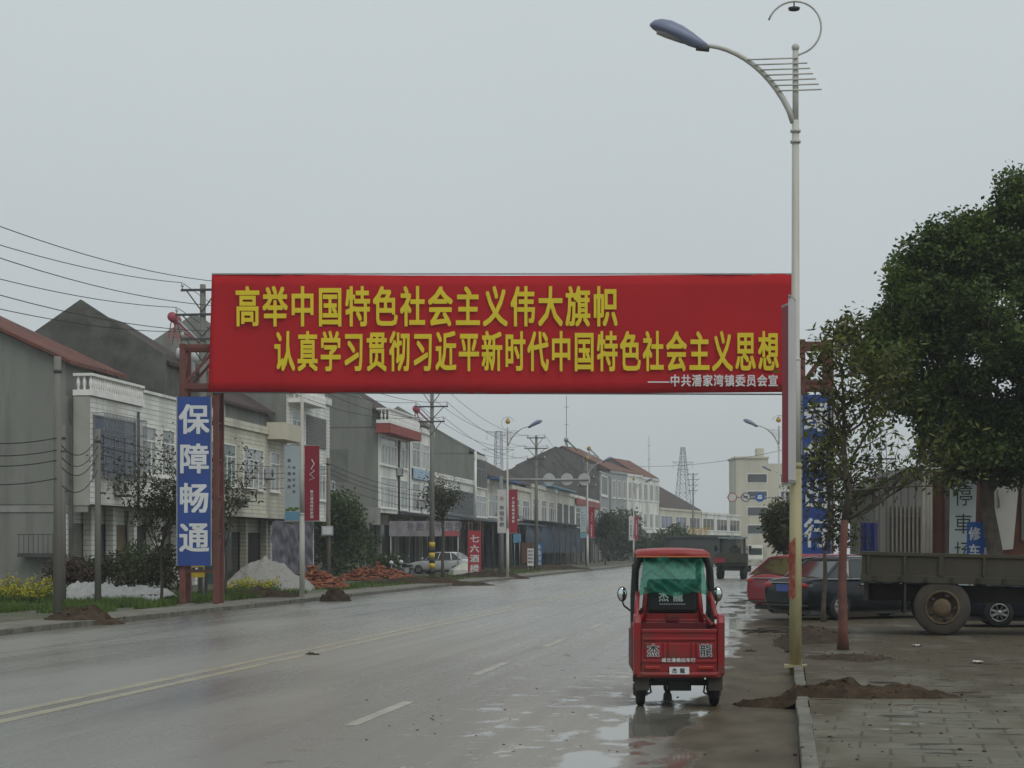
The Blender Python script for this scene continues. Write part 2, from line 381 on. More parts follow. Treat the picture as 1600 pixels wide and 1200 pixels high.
def paving_material():
    m = bpy.data.materials.new('paving_slabs'); m.use_nodes = True; t = m.node_tree; N = t.nodes; L = t.links
    b = N['Principled BSDF']
    tcn = N.new('ShaderNodeTexCoord'); P = tcn.outputs['Object']
    mp = N.new('ShaderNodeMapping'); mp.inputs['Rotation'].default_value = (0, 0, R(3)); L.new(P, mp.inputs[0])
    br = N.new('ShaderNodeTexBrick'); br.inputs['Scale'].default_value = 1; br.inputs['Brick Width'].default_value = 0.5; br.inputs['Row Height'].default_value = 0.5
    br.inputs['Mortar Size'].default_value = 0.014; br.inputs['Color1'].default_value = (0.155, 0.145, 0.110, 1); br.inputs['Color2'].default_value = (0.132, 0.123, 0.092, 1)
    br.inputs['Mortar'].default_value = (0.075, 0.067, 0.048, 1); L.new(mp.outputs[0], br.inputs[0])
    def noi(sc_, det, mapping):
        n = N.new('ShaderNodeTexNoise'); n.inputs['Scale'].default_value = sc_; n.inputs['Detail'].default_value = det
        q = N.new('ShaderNodeMapping'); q.inputs['Scale'].default_value = mapping; L.new(P, q.inputs[0]); L.new(q.outputs[0], n.inputs[0]); return n.outputs[0]
    def rng(v, a, b_, c, d):
        r = N.new('ShaderNodeMapRange'); r.inputs[1].default_value = a; r.inputs[2].default_value = b_; r.inputs[3].default_value = c; r.inputs[4].default_value = d
        L.new(v, r.inputs[0]); return r.outputs[0]
    def mix(f, a, c):
        q = N.new('ShaderNodeMixRGB')
        for i, x in enumerate((f, a, c)):
            if isinstance(x, tuple): q.inputs[i].default_value = (*x, 1)
            else: L.new(x, q.inputs[i])
        return q.outputs[0]
    s = N.new('ShaderNodeSeparateXYZ'); L.new(P, s.inputs[0])
    n1 = noi(1, 8, (1.1, 0.4, 1)); n2 = noi(1, 6, (5, 2.5, 1))
    a = N.new('ShaderNodeMath'); L.new(n1, a.inputs[0]); L.new(rng(s.outputs[1], 19, 27, -0.04, 0.17), a.inputs[1])
    col = mix(rng(n2, 0.3, 0.75, 0, 0.5), br.outputs[0], (0.098, 0.092, 0.07))
    col = mix(rng(a.outputs[0], 0.46, 0.62, 0, 0.85), col, (0.07, 0.055, 0.035))
    dk = noi(1, 5, (1.3, 4.0, 1))
    col = mix(rng(dk, 0.62, 0.67, 0, 0.85), col, (0.025, 0.021, 0.014))
    wet = noi(1, 4, (1.2, 3.2, 1))
    L.new(col, b.inputs['Base Color'])
    wf = rng(wet, 0.62, 0.66, 0, 1); rr_ = N.new('ShaderNodeMixRGB'); L.new(wf, rr_.inputs[0]); L.new(rng(n1, 0.35, 0.65, 0.5, 0.8), rr_.inputs[1]); rr_.inputs[2].default_value = (.06,.06,.06,1); L.new(rr_.outputs[0], b.inputs['Roughness']); L.new(rng(wf, 0, 1, .13, .5), b.inputs['Specular IOR Level'])
    bp = N.new('ShaderNodeBump'); bp.inputs['Strength'].default_value = 0.4; bp.inputs['Distance'].default_value = 0.02
    L.new(n2, bp.inputs['Height']); L.new(bp.outputs[0], b.inputs['Normal'])
    return m

verge_mat = mat('muddy_verge', (0.10, 0.095, 0.065), 0.9, 0.3, 1.5, bump=0.6, bscale=10, dirt=(0.05, 0.075, 0.025), dscale=0.5)
dirt_yard = mat('dirt_yard', (0.12, 0.10, 0.075), 0.8, 0.3, 1.0, bump=0.5, bscale=8, dirt=(0.075, 0.06, 0.045), dscale=0.4)
kerb_m = mat('kerb_stone', (0.15, 0.146, 0.12), 0.8, 0.2, 3, dirt=(0.06, 0.05, 0.033), dscale=2.6)
pave_left = mat('left_paving', (0.16, 0.152, 0.125), 0.8, 0.25, 1.2, dirt=(0.09, 0.08, 0.06), dscale=0.8)
XL, XR = -15.8, 0.1
tag(MB().box(-380, 180, -15, 690, -0.6, -0.05).build('ground', dirt_yard), kind='structure')
tag(MB().box(XL, XR, -15, 330, -0.045, 0.0).build('road', road_material()), kind='structure')
tag(MB().box(-200, 180, 330.02, 350, -0.045, 0.004).build('cross_road', mat('far_asphalt', (0.12, 0.12, 0.115), 0.5, 0.2, 0.3)), kind='structure')
kb = MB(); y = -15.0
while y < 200:
    j = random.uniform(-0.012, 0.012); k = random.uniform(-0.008, 0.008)
    kb.box(XL - 0.22 + j, XL + j, y, y + 0.985, -0.04, 0.12 + k); kb.box(XR + j, XR + 0.13 + j, y, y + 0.985, -0.04, 0.125 + k); y += 1.0
tag(kb.build('kerb', kerb_m, bevel=0.012), kind='structure')
tag(MB().box(XL - 1.6, XL - 0.23, -15, 329, -0.04, 0.11).build('left_pavement', pave_left), kind='structure')
tag(MB().box(-160, XL - 1.61, -15, 329, -0.04, 0.10).build('verge', verge_mat), kind='structure')
tag(MB().box(XR + 0.133, 9.5, -15, 95, -0.04, 0.12).build('right_pavement', paving_material()), kind='structure')
tag(MB().box(9.51, 120, -15, 329, -0.04, 0.10).build('right_yard', dirt_yard), kind='structure')
tag(MB().box(XR + 0.145, 9.5, 95.02, 329, -0.04, 0.115).build('far_right_pavement', pave_left), kind='structure')
paint_y = mat('worn_yellow_paint', (0.31, 0.272, 0.175), 0.35, 0.2, 2, dirt=(0.235, 0.225, 0.185), dscale=4.5)
paint_w = mat('worn_white_paint', (0.34, 0.33, 0.275), 0.35, 0.2, 2, dirt=(0.25, 0.24, 0.2), dscale=7)
mk = MB()
for x in (-8.35, -7.98):
    y = -10.0
    while y < 300: mk.box(x, x + 0.17, y, y + 3.97, 0.001, 0.0045); y += 4
tag(mk.build('centre_line', paint_y), kind='structure')
mk = MB()
for i in range(-2, 20):
    y0 = onx(800, -4.3)[1] * 0 + 18.6 + 7.75 * i
    mk.box(-4.36, -4.22, y0, y0 + 3.0, 0.001, 0.0045)
tag(mk.build('lane_marking', paint_w), kind='structure')

# ------------------------------------------------------------------ mounds and heaps
def mound(name, label, cat, c, rx, ry, h, m, rz=0, seed=0, rough=0.25, n=28, z=0.1, pw=1.3, group=None):
    mb = MB(); mb.M = Matrix.Rotation(rz, 4, 'Z')
    def fn(u, v):
        x, y_ = (u*2-1), (v*2-1); r = min(1.0, math.hypot(x, y_) + 0.12 * noise.noise(Vector((x*2+seed, y_*2, seed))))
        k = max(0.0, 1 - r) ** (1/pw) if r < 1 else 0
        zz = h * k * (1 + rough * 1.6 * noise.noise(Vector((x*3+seed, y_*3, 5)))) + h * rough * 0.6 * k * noise.noise(Vector((x*11+seed, y_*11*ry/max(rx,.01), 9)))
        zz += h * rough * 0.35 * min(1, k*2) * noise.noise(Vector((x*27+seed, y_*27, 2)))
        wx = c[0] + x*rx; dz = 0.12*min(1, max(0, (.12-wx)/.25)) if wx > -8 else 0.11*min(1, max(0, (wx-XL+.15)/.25))
        return (x*rx, y_*ry, (zz if r < 1 else 0) - 0.03 - (dz if z > .05 else 0))
    mb.grid(fn, n, n)
    if m in (soil, gravel):
        rc = random.Random(seed + 100); sc_ = min(1.0, max(.35, h/.3))
        for k in range(70):
            u, v = .5 + rc.gauss(0,.24), .5 + rc.gauss(0,.26)
            if not (0 < u < 1 and 0 < v < 1): continue
            p = fn(u, v); r_ = rc.uniform(.008,.034)*sc_; mb.ball((p[0], p[1], max(p[2], .025 if c[0]+p[0] > .15 or c[0] < -8 else -.09) + r_*.3), (r_*1.3, r_, r_*.8), 6, 4)
        mb.sm = [False if len(f) < 5 and i % 1 == 0 and len(f) == 3 else t_ for i, (f, t_) in enumerate(zip(mb.f, mb.sm))]
    o = mb.build(name, m); o.location = (c[0], c[1], z)
    return tag(o, label, cat, group)

# ------------------------------------------------------------------ foliage
def leaf_cloud(mb, pts, size, aspect=0.5, droop=0.0, m=0, jit=0.35):
    V, Fc = mb.v, mb.f
    for p in pts:
        s = size * random.uniform(1 - jit, 1 + jit)
        a = random.uniform(0, 2*math.pi); t = random.uniform(-0.9, 0.9) - droop
        d = Vector((math.cos(a)*math.cos(t), math.sin(a)*math.cos(t), math.sin(t)))
        q = d.cross(Vector((random.gauss(0,1), random.gauss(0,1), random.gauss(0,1))))
        if q.length < 1e-4: continue
        q = q.normalized() * s * aspect * 0.5; p = Vector(p); o = len(V)
        V += [tuple(p), tuple(p + d*s*0.5 + q), tuple(p + d*s), tuple(p + d*s*0.5 - q)]
        Fc.append([o, o+1, o+2, o+3]); mb.mi.append(m); mb.sm.append(False)
def gball(c, r, shell=0.0):
    while True:
        v = Vector((random.uniform(-1,1), random.uniform(-1,1), random.uniform(-1,1)))
        if shell < v.length < 1: return Vector((c[0]+v.x*r[0], c[1]+v.y*r[1], c[2]+v.z*r[2]))
leaf_dark = leaf_mat('dark_evergreen_leaf', (0.011, 0.030, 0.009), (0.10, 0.15, 0.024), 0.5)
leaf_olive = leaf_mat('olive_leaf', (0.02, 0.027, 0.010), (0.075, 0.08, 0.02), 0.9)
leaf_yellow = leaf_mat('yellow_olive_leaf', (0.022, 0.032, 0.008), (0.12, 0.135, 0.02), 0.7)
leaf_green = leaf_mat('green_leaf', (0.025, 0.05, 0.018), (0.07, 0.11, 0.025), 0.6)
leaf_far = leaf_mat('far_leaf', (0.03, 0.045, 0.025), (0.07, 0.09, 0.035), 0.3)
leaf_red = leaf_mat('reddish_leaf', (0.05, 0.03, 0.02), (0.09, 0.055, 0.03), 0.8)

def limb_tree(t, height, spread, base_r, trunk_h, levels=3, nleaf=8, lsize=0.12, laspect=0.35, seed=1, tm=bark, lm=leaf_olive, painted=None, droop=0.4, kids=5, twig=0.35, up=0.35, lean=(0,0), split=0.0, leader=False, bias=0.0):
    rnd = random.Random(seed); tr = MB(); lv = MB(); pts = []
    def grow(p, d, ln, r, lev):
        n = 5; path = [p]; rr = [r]; q = Vector(p); dd = Vector(d)
        for i in range(n):
            dd = (dd + Vector((rnd.gauss(0,.13), rnd.gauss(0,.13), rnd.gauss(0,.08) + up*0.12))).normalized()
            q = q + dd * ln / n; path.append(q.copy()); rr.append(r * (1 - 0.75*(i+1)/n))
        tr.tube(path, rr, 6 if lev else 8, 0)
        if lev >= levels:
            for i in range(nleaf):
                k = rnd.uniform(0.2, 1.0) * n; a = int(min(k, n-1)); b = path[a].lerp(path[a+1], k-a)
                pts.append(b + Vector((rnd.gauss(0, twig*.25), rnd.gauss(0, twig*.25), rnd.gauss(0, twig*.25))))
            return
        for i in range(kids):
            k = rnd.uniform(0.25, 1.0) * n; a = int(min(k, n-1)); b = path[a].lerp(path[a+1], k-a)
            az = rnd.uniform(0, 2*math.pi); el = rnd.uniform(0.0, 0.9)
            nd = (Vector((math.cos(az)*math.cos(el), math.sin(az)*math.cos(el), math.sin(el))) + dd*0.5).normalized()
            grow(b, nd, ln * rnd.uniform(0.45, 0.7), max(rr[a]*0.6, 0.004), lev+1)
    L0 = Vector((lean[0], lean[1], trunk_h))
    tk = MB(); n = 7; path = []; rr = []
    for i in range(n+1):
        k = i/n; path.append(Vector((lean[0]*k + 0.02*math.sin(5*k+seed), lean[1]*k + 0.02*math.cos(4*k+seed), trunk_h*k))); rr.append(base_r * (1 - 0.3*k) * (1.25 if i == 0 else 1))
    tk.tube(path, rr, 10)
    if leader:
        q = Vector(path[-1]); lp = [q.copy()]
        for i in range(6): q = q + Vector((rnd.gauss(0,.05), rnd.gauss(0,.05), (height-trunk_h)*.14)); lp.append(q.copy())
        tr.tube(lp, [rr[-1]*(1-.14*i) for i in range(7)], 8)
    to = tk.build('trunk', painted or tm, t)
    for i in range(kids*3 if leader else kids + 2):
        if leader:
            az = rnd.uniform(0, 6.28); el = rnd.uniform(.1, .75); k = i/(kids*3-1)
            b0 = lp[min(6, int(k*6.99))]
            grow(b0, (Vector((math.cos(az)*math.cos(el) + bias, math.sin(az)*math.cos(el), math.sin(el)))).normalized(), spread*(1.15-.75*k)*rnd.uniform(.7,1.15), base_r*.28, 2); continue
        az = rnd.uniform(0, 2*math.pi); el = rnd.uniform(0.5, 1.35)
        grow(path[-1 - (i % 3)], Vector((math.cos(az)*math.cos(el)*spread, math.sin(az)*math.cos(el)*spread, math.sin(el))).normalized(), (height - trunk_h) * rnd.uniform(0.5, 0.85), base_r*0.5, 1)
    tr.build('limb', tm, t)
    st = random.getstate(); random.seed(seed)
    leaf_cloud(lv, pts, lsize, laspect, droop); random.setstate(st)
    return lv.build('crown', lm, t, fix=False)

def bush(name, label, cat, loc, r, n, size, m, seed=1, group=None, stems=True, clumps=9):
    st = random.getstate(); random.seed(seed)
    t = thing(name, label, cat, loc, 0, group)
    mb = MB()
    for i in range(clumps):
        c = gball((0, 0, r[2]*0.95), (r[0]*0.75, r[1]*0.75, r[2]*0.7))
        k = random.uniform(0.3, 0.55)
        leaf_cloud(mb, [gball(c, (r[0]*k, r[1]*k, r[2]*k), 0.3) for _ in range(n//clumps)], size, 0.5)
    mb.v = [(x, y_, max(z, 0.02)) for x, y_, z in mb.v]
    mb.build('crown', m, t, fix=False)
    if stems:
        sb = MB()
        for i in range(5): sb.tube([(random.gauss(0,.06),random.gauss(0,.06),-0.03), (random.gauss(0,r[0]*.35),random.gauss(0,r[1]*.35), r[2]*1.1)], [0.03,0.012], 5)
        sb.build('trunk', bark, t)
    random.setstate(st)
    return t

# ------------------------------------------------------------------ houses
ZG = 0.1
def window(p, u0, u1, z0, z1, x=0.0, n=2, fm=None, gm=None, transom=True, grille=False, fw=0.06):
    fm = fm or white_paint; gm = gm or glass_d
    b = MB(); a, c = x + 0.003, x + 0.07
    b.box(a, c, u0, u1, z0, z0+fw); b.box(a, c, u0, u1, z1-fw, z1); b.box(a, c, u0, u0+fw, z0+fw, z1-fw); b.box(a, c, u1-fw, u1, z0+fw, z1-fw)
    zt = z1 - (z1 - z0)*0.3
    if transom: b.box(a, c-0.01, u0+fw, u1-fw, zt-fw/2, zt+fw/2)
    for i in range(1, n):
        u = u0 + (u1-u0)*i/n; b.box(a, c-0.015, u-fw/2, u+fw/2, z0+fw, (zt-fw/2) if transom else z1-fw)
    b.box(a, c+0.06, u0-0.08, u1+0.08, z0-0.09, z0-0.004)
    f = b.build('window', fm, p)
    MB().box(x+0.004, x+0.02, u0+fw-0.01, u1-fw+0.01, z0+fw-0.01, z1-fw+0.01).build('pane', gm, f)
    if grille:
        g = MB(); u = u0
        while u <= u1 + .01: g.bar((x+.12,u,z0), (x+.12,u,z1), 0.018); u += 0.16
        for k in range(4): z = z0 + (z1-z0)*k/3; g.bar((x+.12,u0,z), (x+.12,u1,z), 0.022)
        g.build('grille', grille_grey, f)
    return f
def balcony(p, u0, u1, z0, h=0.75, proj=0.7, base=None, rail=None, x=0.0):
    base = base or white_paint; rail = rail or white_paint
    b = MB(); b.box(x+0.002, x+proj, u0, u1, z0-0.22, z0)
    s = b.build('balcony', base, p)
    r = MB(); r.box(x+proj-0.2, x+proj+.01, u0-.01, u1+.01, z0+h-0.1, z0+h); r.box(x+.01, x+proj-0.2, u0-.01, u0+.17, z0+h-0.1, z0+h); r.box(x+.01, x+proj-.2, u1-.17, u1+.01, z0+h-.1, z0+h)
    prof = [(0.05,0.0),(0.05,0.05),(0.035,0.09),(0.075,0.2),(0.07,0.3),(0.035,0.45),(0.03,0.52),(0.05,0.58),(0.05,h-0.1)]
    prof = [(a, z*(h-.1)/prof[-1][1] if i < 8 else h-.1) for i, (a, z) in enumerate(prof)]
    u = u0 + 0.1
    while u < u1: r.lathe(prof, (x+proj-0.09, u, z0), n=8); u += 0.24
    k = x + proj - 0.33
    while k > x + 0.1:
        r.lathe(prof, (k, u0+.08, z0), n=8); r.lathe(prof, (k, u1-.08, z0), n=8); k -= 0.24
    r.build('balustrade', rail, s)
    return s
def aircon(p, u, z, x=0.0):
    b = MB().box(x+.06, x+.36, u, u+.8, z, z+.55); o = b.build('air_conditioner', grey_box, p, bevel=.02)
    MB().lathe([(0.2,0),(0.2,.012),(.03,.02)], (x+.362, u+.3, z+.28), 'X', 14).build('fan_cover', dark_iron, o)
    MB().box(x+.01, x+.4, u+.08, u+.13, z-.05, z-.003).box(x+.01, x+.4, u+.65, u+.7, z-.05, z-.003).build('bracket', dark_iron, o)

def house(label, Y0, L, z1, zt, D=9.0, ze=None, ridge=None, fac=None, side=None, roof=None, rec=1.3, eave_x=-0.5, loc=None, rz=0.0, group='town houses across the road', name='town_house', ncol=3, cornice=True, colm=None, over=0.45, roofL=None, parapet=False):
    fac = fac or tile_white; side = side or cement
    p = thing(name, label, 'house', loc or (-26, Y0, ZG), rz, group); p['category'] = 'house'
    b = MB()
    def bx(x0, x1, a, c, z0, z1_):
        b.box(x0, x1, a, c, z0, z1_); b.mi[-6:] = [1, 1, 1, 0, 1, 1]
    bx(-D, 0, 0, L, z1, zt); bx(-D, -rec, 0.02, L-.02, -0.2, z1-.002)
    if ridge:
        xr, zr = ridge
        b.prism([(-D, zt+.002), (eave_x, zt+.002), (eave_x, ze-.05), (xr, zr-.08), (2*xr-eave_x if 2*xr-eave_x > -D else -D, ze-.05)], 0.01, (roofL or L)-.01, 1)
    b.build('wall', [fac, side], p)
    MB().box(-D+.05, -.05, -.016, -.002, z1-.3, z1-.06).build('side_band', concrete, p)
    if ridge:
        xr, zr = ridge; s = (zr-ze)/(eave_x-xr); ex = eave_x + over; ez = ze - s*over; bx_ = 2*xr - ex; t = 0.14
        MB().prism([(ex, ez), (ex, ez+t), (xr, zr+t), (bx_, ez+t), (bx_, ez), (xr, zr)], -0.3 if not parapet else .26, (roofL or L)-0.01).build('roof', roof or roof_brown, p)
        if parapet: MB().prism([(eave_x+.05, zt+.1), (eave_x+.05, ze+.3), (xr, zr+.5), (2*xr-eave_x, ze+.3), (2*xr-eave_x, zt+.1)], -.02, .24).build('gable_parapet', side, p)
    if cornice:
        MB().box(0.002, 0.14, -.02, L-.03, zt-.32, zt+.06).build('cornice', colm or fac, p); MB().box(.002, .05, .02, L-.03, z1+.01, z1+.25).build('floor_band', colm or fac, p)
    for i in range(ncol+1):
        u = 0.2 + (L-0.6)*i/ncol; MB().box(-rec*0.92, -rec*0.92+.32, u-.16, u+.2, -.15, z1-.02).build('column', colm or (fac if Y0 and Y0 < 100 else cement), p)
    return p
def shopfronts(p, L, z1, rec, n, mats):
    for i in range(n):
        a = 0.35 + (L-.6)*i/n; c = 0.15 + (L-.6)*(i+1)/n; m = mats[i % len(mats)]
        if m is None: continue
        MB().box(-rec+.003, -rec+.05, a, c, 0.02, z1-0.7).build('shutter' if m in (shutter, shutter_teal) else 'shop_front', m, p)
def Yx(px, X=-26): return onx(px, X)[1]

# first house on the left: red roof, white ribbed tile, caged window
y0 = Yx(140); L1 = Yx(277) - y0
h1 = house('white-tiled house with a red tiled roof, big grey end wall and caged upper window', y0, L1, 3.35, 7.42, D=13, ze=8.75, ridge=(-6.9, 11.5), roof=roof_red, ncol=4, roofL=6.0, eave_x=-.95, over=.35, cornice=False)
MB().box(-.62, .02, -.045, -.003, 3.3, 7.4).build('corner_strip', mat('cream_plaster', (0.33, 0.33, 0.29), .8, .15, 1), h1)
MB().box(-.75, -.62, -.20, -.004, -.1, 7.4).build('end_pier', cement_dark, h1)
balcony(h1, -0.06, 5.9, 7.66, .62, .76, x=-.64)
MB().box(-.3, -.001, 5.95, L1, 7.425, 8.02).box(-.32, .1, 5.93, L1-.02, 8.025, 8.14).build('parapet', tile_white, h1)
w1 = window(h1, .35, 5.0, 4.5, 6.75, n=4, gm=glass_b, fm=grille_grey)
g = MB(); u = .25
while u <= 5.15:
    g.bar((.5,u,4.35), (.5,u,6.8), 0.02); u += .16
for k in range(5):
    z = 4.35 + 2.45*k/4; g.bar((.5,.25,z), (.5,5.1,z), 0.025)
    for e_ in (.25, 5.1): g.bar((.01,e_,z), (.5,e_,z), .025)
g.build('grille', grille_grey, w1)
window(h1, 5.75, 7.55, 4.7, 6.7, n=3, gm=curtain_glass); window(h1, 8.3, 10.0, 4.7, 6.7, n=3, gm=curtain_glass)
aircon(h1, 2.6, 3.75)
MB().cyl((.06,5.35,3.2), (.06,5.35,7.2), .05).cyl((-.4,5.35,.0),(-.4,5.35,3.2),.05).build('downpipe', dark_iron, h1)
shopfronts(h1, L1, 3.35, 1.3, 4, [shutter, glass_d, mat('brown_boarded_front', (0.17,0.13,0.085), .8, .3, 1), interior])
# small projecting kitchen ledge with railing on the end wall
lg = MB(); lg.box(-2.6, -1.0, -.62, -.01, 1.35, 1.5)
for i in range(9): lg.bar((-2.55+.19*i, -.58, 1.5), (-2.55+.19*i, -.58, 2.2), .02)
lg.bar((-2.6,-.58,2.2), (-1.0,-.58,2.2), .03); lg.build('end_ledge', dark_iron, h1)

y2 = Yx(278.5); L2 = Yx(339) - y2
h2 = house('dark weathered gable house rising behind the red-roofed white-tiled house', y2, L2, 3.3, 8.0, D=10, ze=9.75, ridge=(-4.4, 12.0), side=cement_dark, roof=roof_brown, eave_x=-0.65, over=.2, ncol=2, parapet=True)
window(h2, .8, 2.6, 4.6, 6.6, n=3, gm=curtain_glass); window(h2, 3.4, 5.0, 4.6, 6.6, n=3, gm=glass_g)
shopfronts(h2, L2, 3.3, 1.3, 2, [shutter, interior])

y3 = Yx(341); L3 = Yx(446) - y3
h3 = house('cream-tiled two-storey house behind the grey gravel heap with three small attic windows', y3, L3, 3.2, 7.75, D=10, ze=8.85, ridge=(-5.0, 11.4), fac=tile_cream, roof=roof_brown, eave_x=-.9, over=.35, ncol=3)
for u in (.9, 2.2, 3.3): window(h3, u, u+.6, 7.95, 8.65, x=-.9, n=1, transom=False, gm=glass_d)
window(h3, .6, 2.7, 4.6, 6.6, n=3, gm=glass_g); window(h3, 4.0, 7.6, 4.6, 6.6, n=4, gm=curtain_glass); window(h3, 8.9, 10.6, 4.6, 6.6, n=2, gm=curtain_glass)
MB().box(.005, .9, 8.3, 12.0, 7.2, 8.05).build('balcony', wall_cream, h3)
aircon(h3, 7.8, 5.2); aircon(h3, 3.0, 3.7)
shopfronts(h3, L3, 3.2, 1.3, 3, [shutter_teal, glass_d, interior])
ac = MB().box(.05, .8, 1.8, 3.6, 3.9, 3.95)
for a, c in (((.05,1.8,4.5),(.8,1.8,4.5)), ((.8,1.8,4.5),(.8,3.6,4.5)), ((.8,1.8,3.95),(.8,1.8,4.5)), ((.8,3.6,3.95),(.8,3.6,4.5)), ((.05,3.6,4.5),(.8,3.6,4.5))): ac.bar(a, c, .04)
ac.build('plant_rack', dark_iron, h3)

y4 = Yx(447.5); L4 = Yx(515) - y4
h4 = house('tall grey-sided house with louvred top window beside the red and blue lamp flags', y4, L4, 3.2, 10.2, D=10, ze=11.0, ridge=(-5, 13.6), roof=roof_brown, ncol=2, side=cement, parapet=True)
balcony(h4, 0.3, 5.0, 9.6, .85, .9)
window(h4, 1.0, 3.6, 7.4, 9.0, n=3, gm=glass_g); MB().box(.004, .05, 4.2, 8.6, 7.3, 9.0).build('louvre', mat('louvre_slats', (.2,.2,.19), .7, .1, 2, tile=(30,.12,.04)), h4)
window(h4, 6.0, 8.5, 4.4, 6.4, n=3, gm=curtain_glass)
aircon(h4, 8.7, 5.0)
shopfronts(h4, L4, 3.2, 1.3, 2, [interior, shutter])

y5 = Yx(591); L5 = Yx(639) - y5
h5 = house('three-storey house with broad grey side wall and red-edged baluster balcony', y5, L5, 4.0, 9.4, D=14, ze=10.7, ridge=(-6.5, 14.4), roof=roof_brown, fac=wall_white, ncol=2, over=.5, parapet=True)
MB().box(.004, .95, -.6, L5-.4, 9.1, 9.68).build('balcony_base', trim_red, h5); balcony(h5, -.6, L5-.4, 9.93, .75, .9, base=white_paint)
for z0, z1_ in ((7.15,9.0), (4.35,6.35)):
    window(h5, .5, 5.6, z0, z1_, n=5, gm=curtain_glass); window(h5, 7.0, 9.4, z0, z1_, n=2, gm=glass_g)
MB().cyl((.08,6.3,4), (.08,6.3,9.0), .07).build('downpipe', dark_iron, h5); aircon(h5, 5.7, 6.6)
MB().cyl((-3.4,-.08,5.0), (-3.4,-.08,9.7), .07).build('end_pipe', white_paint, h5)
MB().box(-1.8, .15, -1.2, -.01, 3.2, 4.3).build('end_canopy', concrete, h5)
MB().box(-3.7, -2.0, -.022, -.004, 6.0, 8.1).build('render_patch', mat('darker_render_patch', (.15,.158,.145), .9, .2, 1), h5)
MB().box(-4.6, -3.2, -.022, -.004, 4.4, 5.6).build('window', glass_d, h5)
shopfronts(h5, L5, 4.0, 1.3, 3, [glass_d, interior, glass_d])

y6 = Yx(640.5); L6 = Yx(676) - y6
h6 = house('white three-storey house with a pale blue glass railing behind the yellow-banded pole', y6, L6, 4.0, 10.3, D=11, ze=10.6, ridge=(-4, 11.4), roof=roof_brown, fac=wall_white, ncol=2, over=.3)
MB().box(.12, .16, .6, L6-.4, 6.6, 7.35).build('glass_railing', mat('blue_glass_railing', (.12,.28,.42), .2, .2, 3, tile=(.5,3,.04), tcol=(.4,.5,.55)), h6)
for z0, z1_ in ((7.4,9.2), (4.3,6.3)):
    window(h6, .6, 3.4, z0, z1_, n=2, gm=glass_d); window(h6, 4.2, 7.0, z0, z1_, n=2, gm=curtain_glass)
aircon(h6, 3.45, 4.6)
shopfronts(h6, L6, 4, 1.3, 2, [interior, glass_d])

y7 = Yx(677); L7 = Yx(739) - y7
h7 = house('low white shop row with a long dark upper glazed front above the white parked car', y7, L7, 4.0, 7.3, D=12, fac=tile_white, ncol=4)
window(h7, .4, L7*.46, 4.4, 6.3, n=6, gm=glass_d, fm=grille_grey); window(h7, L7*.48, L7-.3, 4.4, 6.3, n=6, gm=glass_g, fm=grille_grey, grille=True)
MB().box(-3.4,-3.0, .5, 6, 7.32, 9.6).build('roof_room', cement, h7)
window(h7, 1, 5.4, 7.7, 9.2, x=-3.0, n=3, gm=glass_d, fm=grille_grey); MB().box(-3.3,-2.0,.6,6,9.62,9.75).build('roof_canopy', white_paint, h7)
shopfronts(h7, L7, 4, 1.3, 4, [interior, glass_d])

y8 = Yx(740.5); L8 = Yx(759) - y8
h8 = house('grey gabled house with a white corner downpipe beyond the low white shop row', y8, L8, 4.0, 9.6, D=13, ze=9.9, ridge=(-6.5, 13.2), roof=roof_brown, ncol=2, side=cement, parapet=True)
MB().cyl((.1,.2,4), (.1,.2,9.9), .1).build('downpipe', white_paint, h8)
window(h8, 1, 6.5, 6.9, 9.2, n=4, gm=glass_d, grille=True); window(h8, 1, 6.5, 4.4, 6.2, n=4, gm=glass_g)
shopfronts(h8, L8, 4, 1.3, 2, [interior, glass_d])

y9 = Yx(760); L9 = Yx(829) - y9
h9 = house('cream two-storey house with a blue roof edge behind the white round sign backs', y9, L9, 4.0, 7.7, D=11, ze=8.3, ridge=(-5.5, 11.0), fac=tile_cream, roof=roof_brown, ncol=4)
MB().box(.15, 1.1, .5, L9*.5, 7.8, 7.95).build('roof_edge', mat('blue_sheet', (.05,.12,.32), .6, .15, 1), h9)
for k in range(4): window(h9, 1 + L9*k/4, L9*(k+.85)/4, 4.5, 6.5, n=3, gm=[glass_d, glass_b][k % 2])
aircon(h9, 7.2, 4.4); aircon(h9, 20, 4.4)
shopfronts(h9, L9, 4, 1.3, 4, [interior, shutter_teal])
seg = [(830,867,'cream-tiled shop house with blue window panes beyond the tall traffic sign mast', tile_cream, glass_b), (868,897,'cream-tiled shop house with a pale blue sheet roof over its caged windows', tile_cream, glass_d), (898,935,'low house with a red-striped parapet below the dark far gable', wall_white, glass_g)]
for i, (a, c, lb, fm_, gm_) in enumerate(seg):
    ya = Yx(a); La = Yx(c) - ya
    hh = house(lb, ya, La, 4.0, 8.3, D=10, fac=fm_, ncol=3)
    for k in range(3): window(hh, 1 + La*k/3, La*(k+.85)/3, 4.6, 6.9, n=3, gm=gm_, grille=i == 1)
    shopfronts(hh, La, 4, 1.3, 3, [interior, glass_d])
    if i == 0: MB().box(-.8, .9, La*.55, La-.5, 8.45, 8.6).build('sheet_roof', mat('pale_blue_sheet', (.12,.25,.34), .6, .15, 1), hh)
    if i == 1: MB().box(-.8, .9, .5, La*.7, 8.45, 8.6).build('sheet_roof', mat('pale_blue_sheet', (.12,.25,.34), .6), hh)
    if i == 2: MB().box(.15, .3, .2, La-.3, 7.2, 8.0).build('parapet_stripe', trim_red, hh)
ya = Yx(937)
hb = house('tall dark-gabled house with a white-framed top window, behind the low cream shops', ya, 15, 4.0, 12.6, D=14, ze=13.2, ridge=(-6.2, 15.6), fac=wall_blue, side=cement_dark, roof=roof_brown, ncol=2, parapet=True)
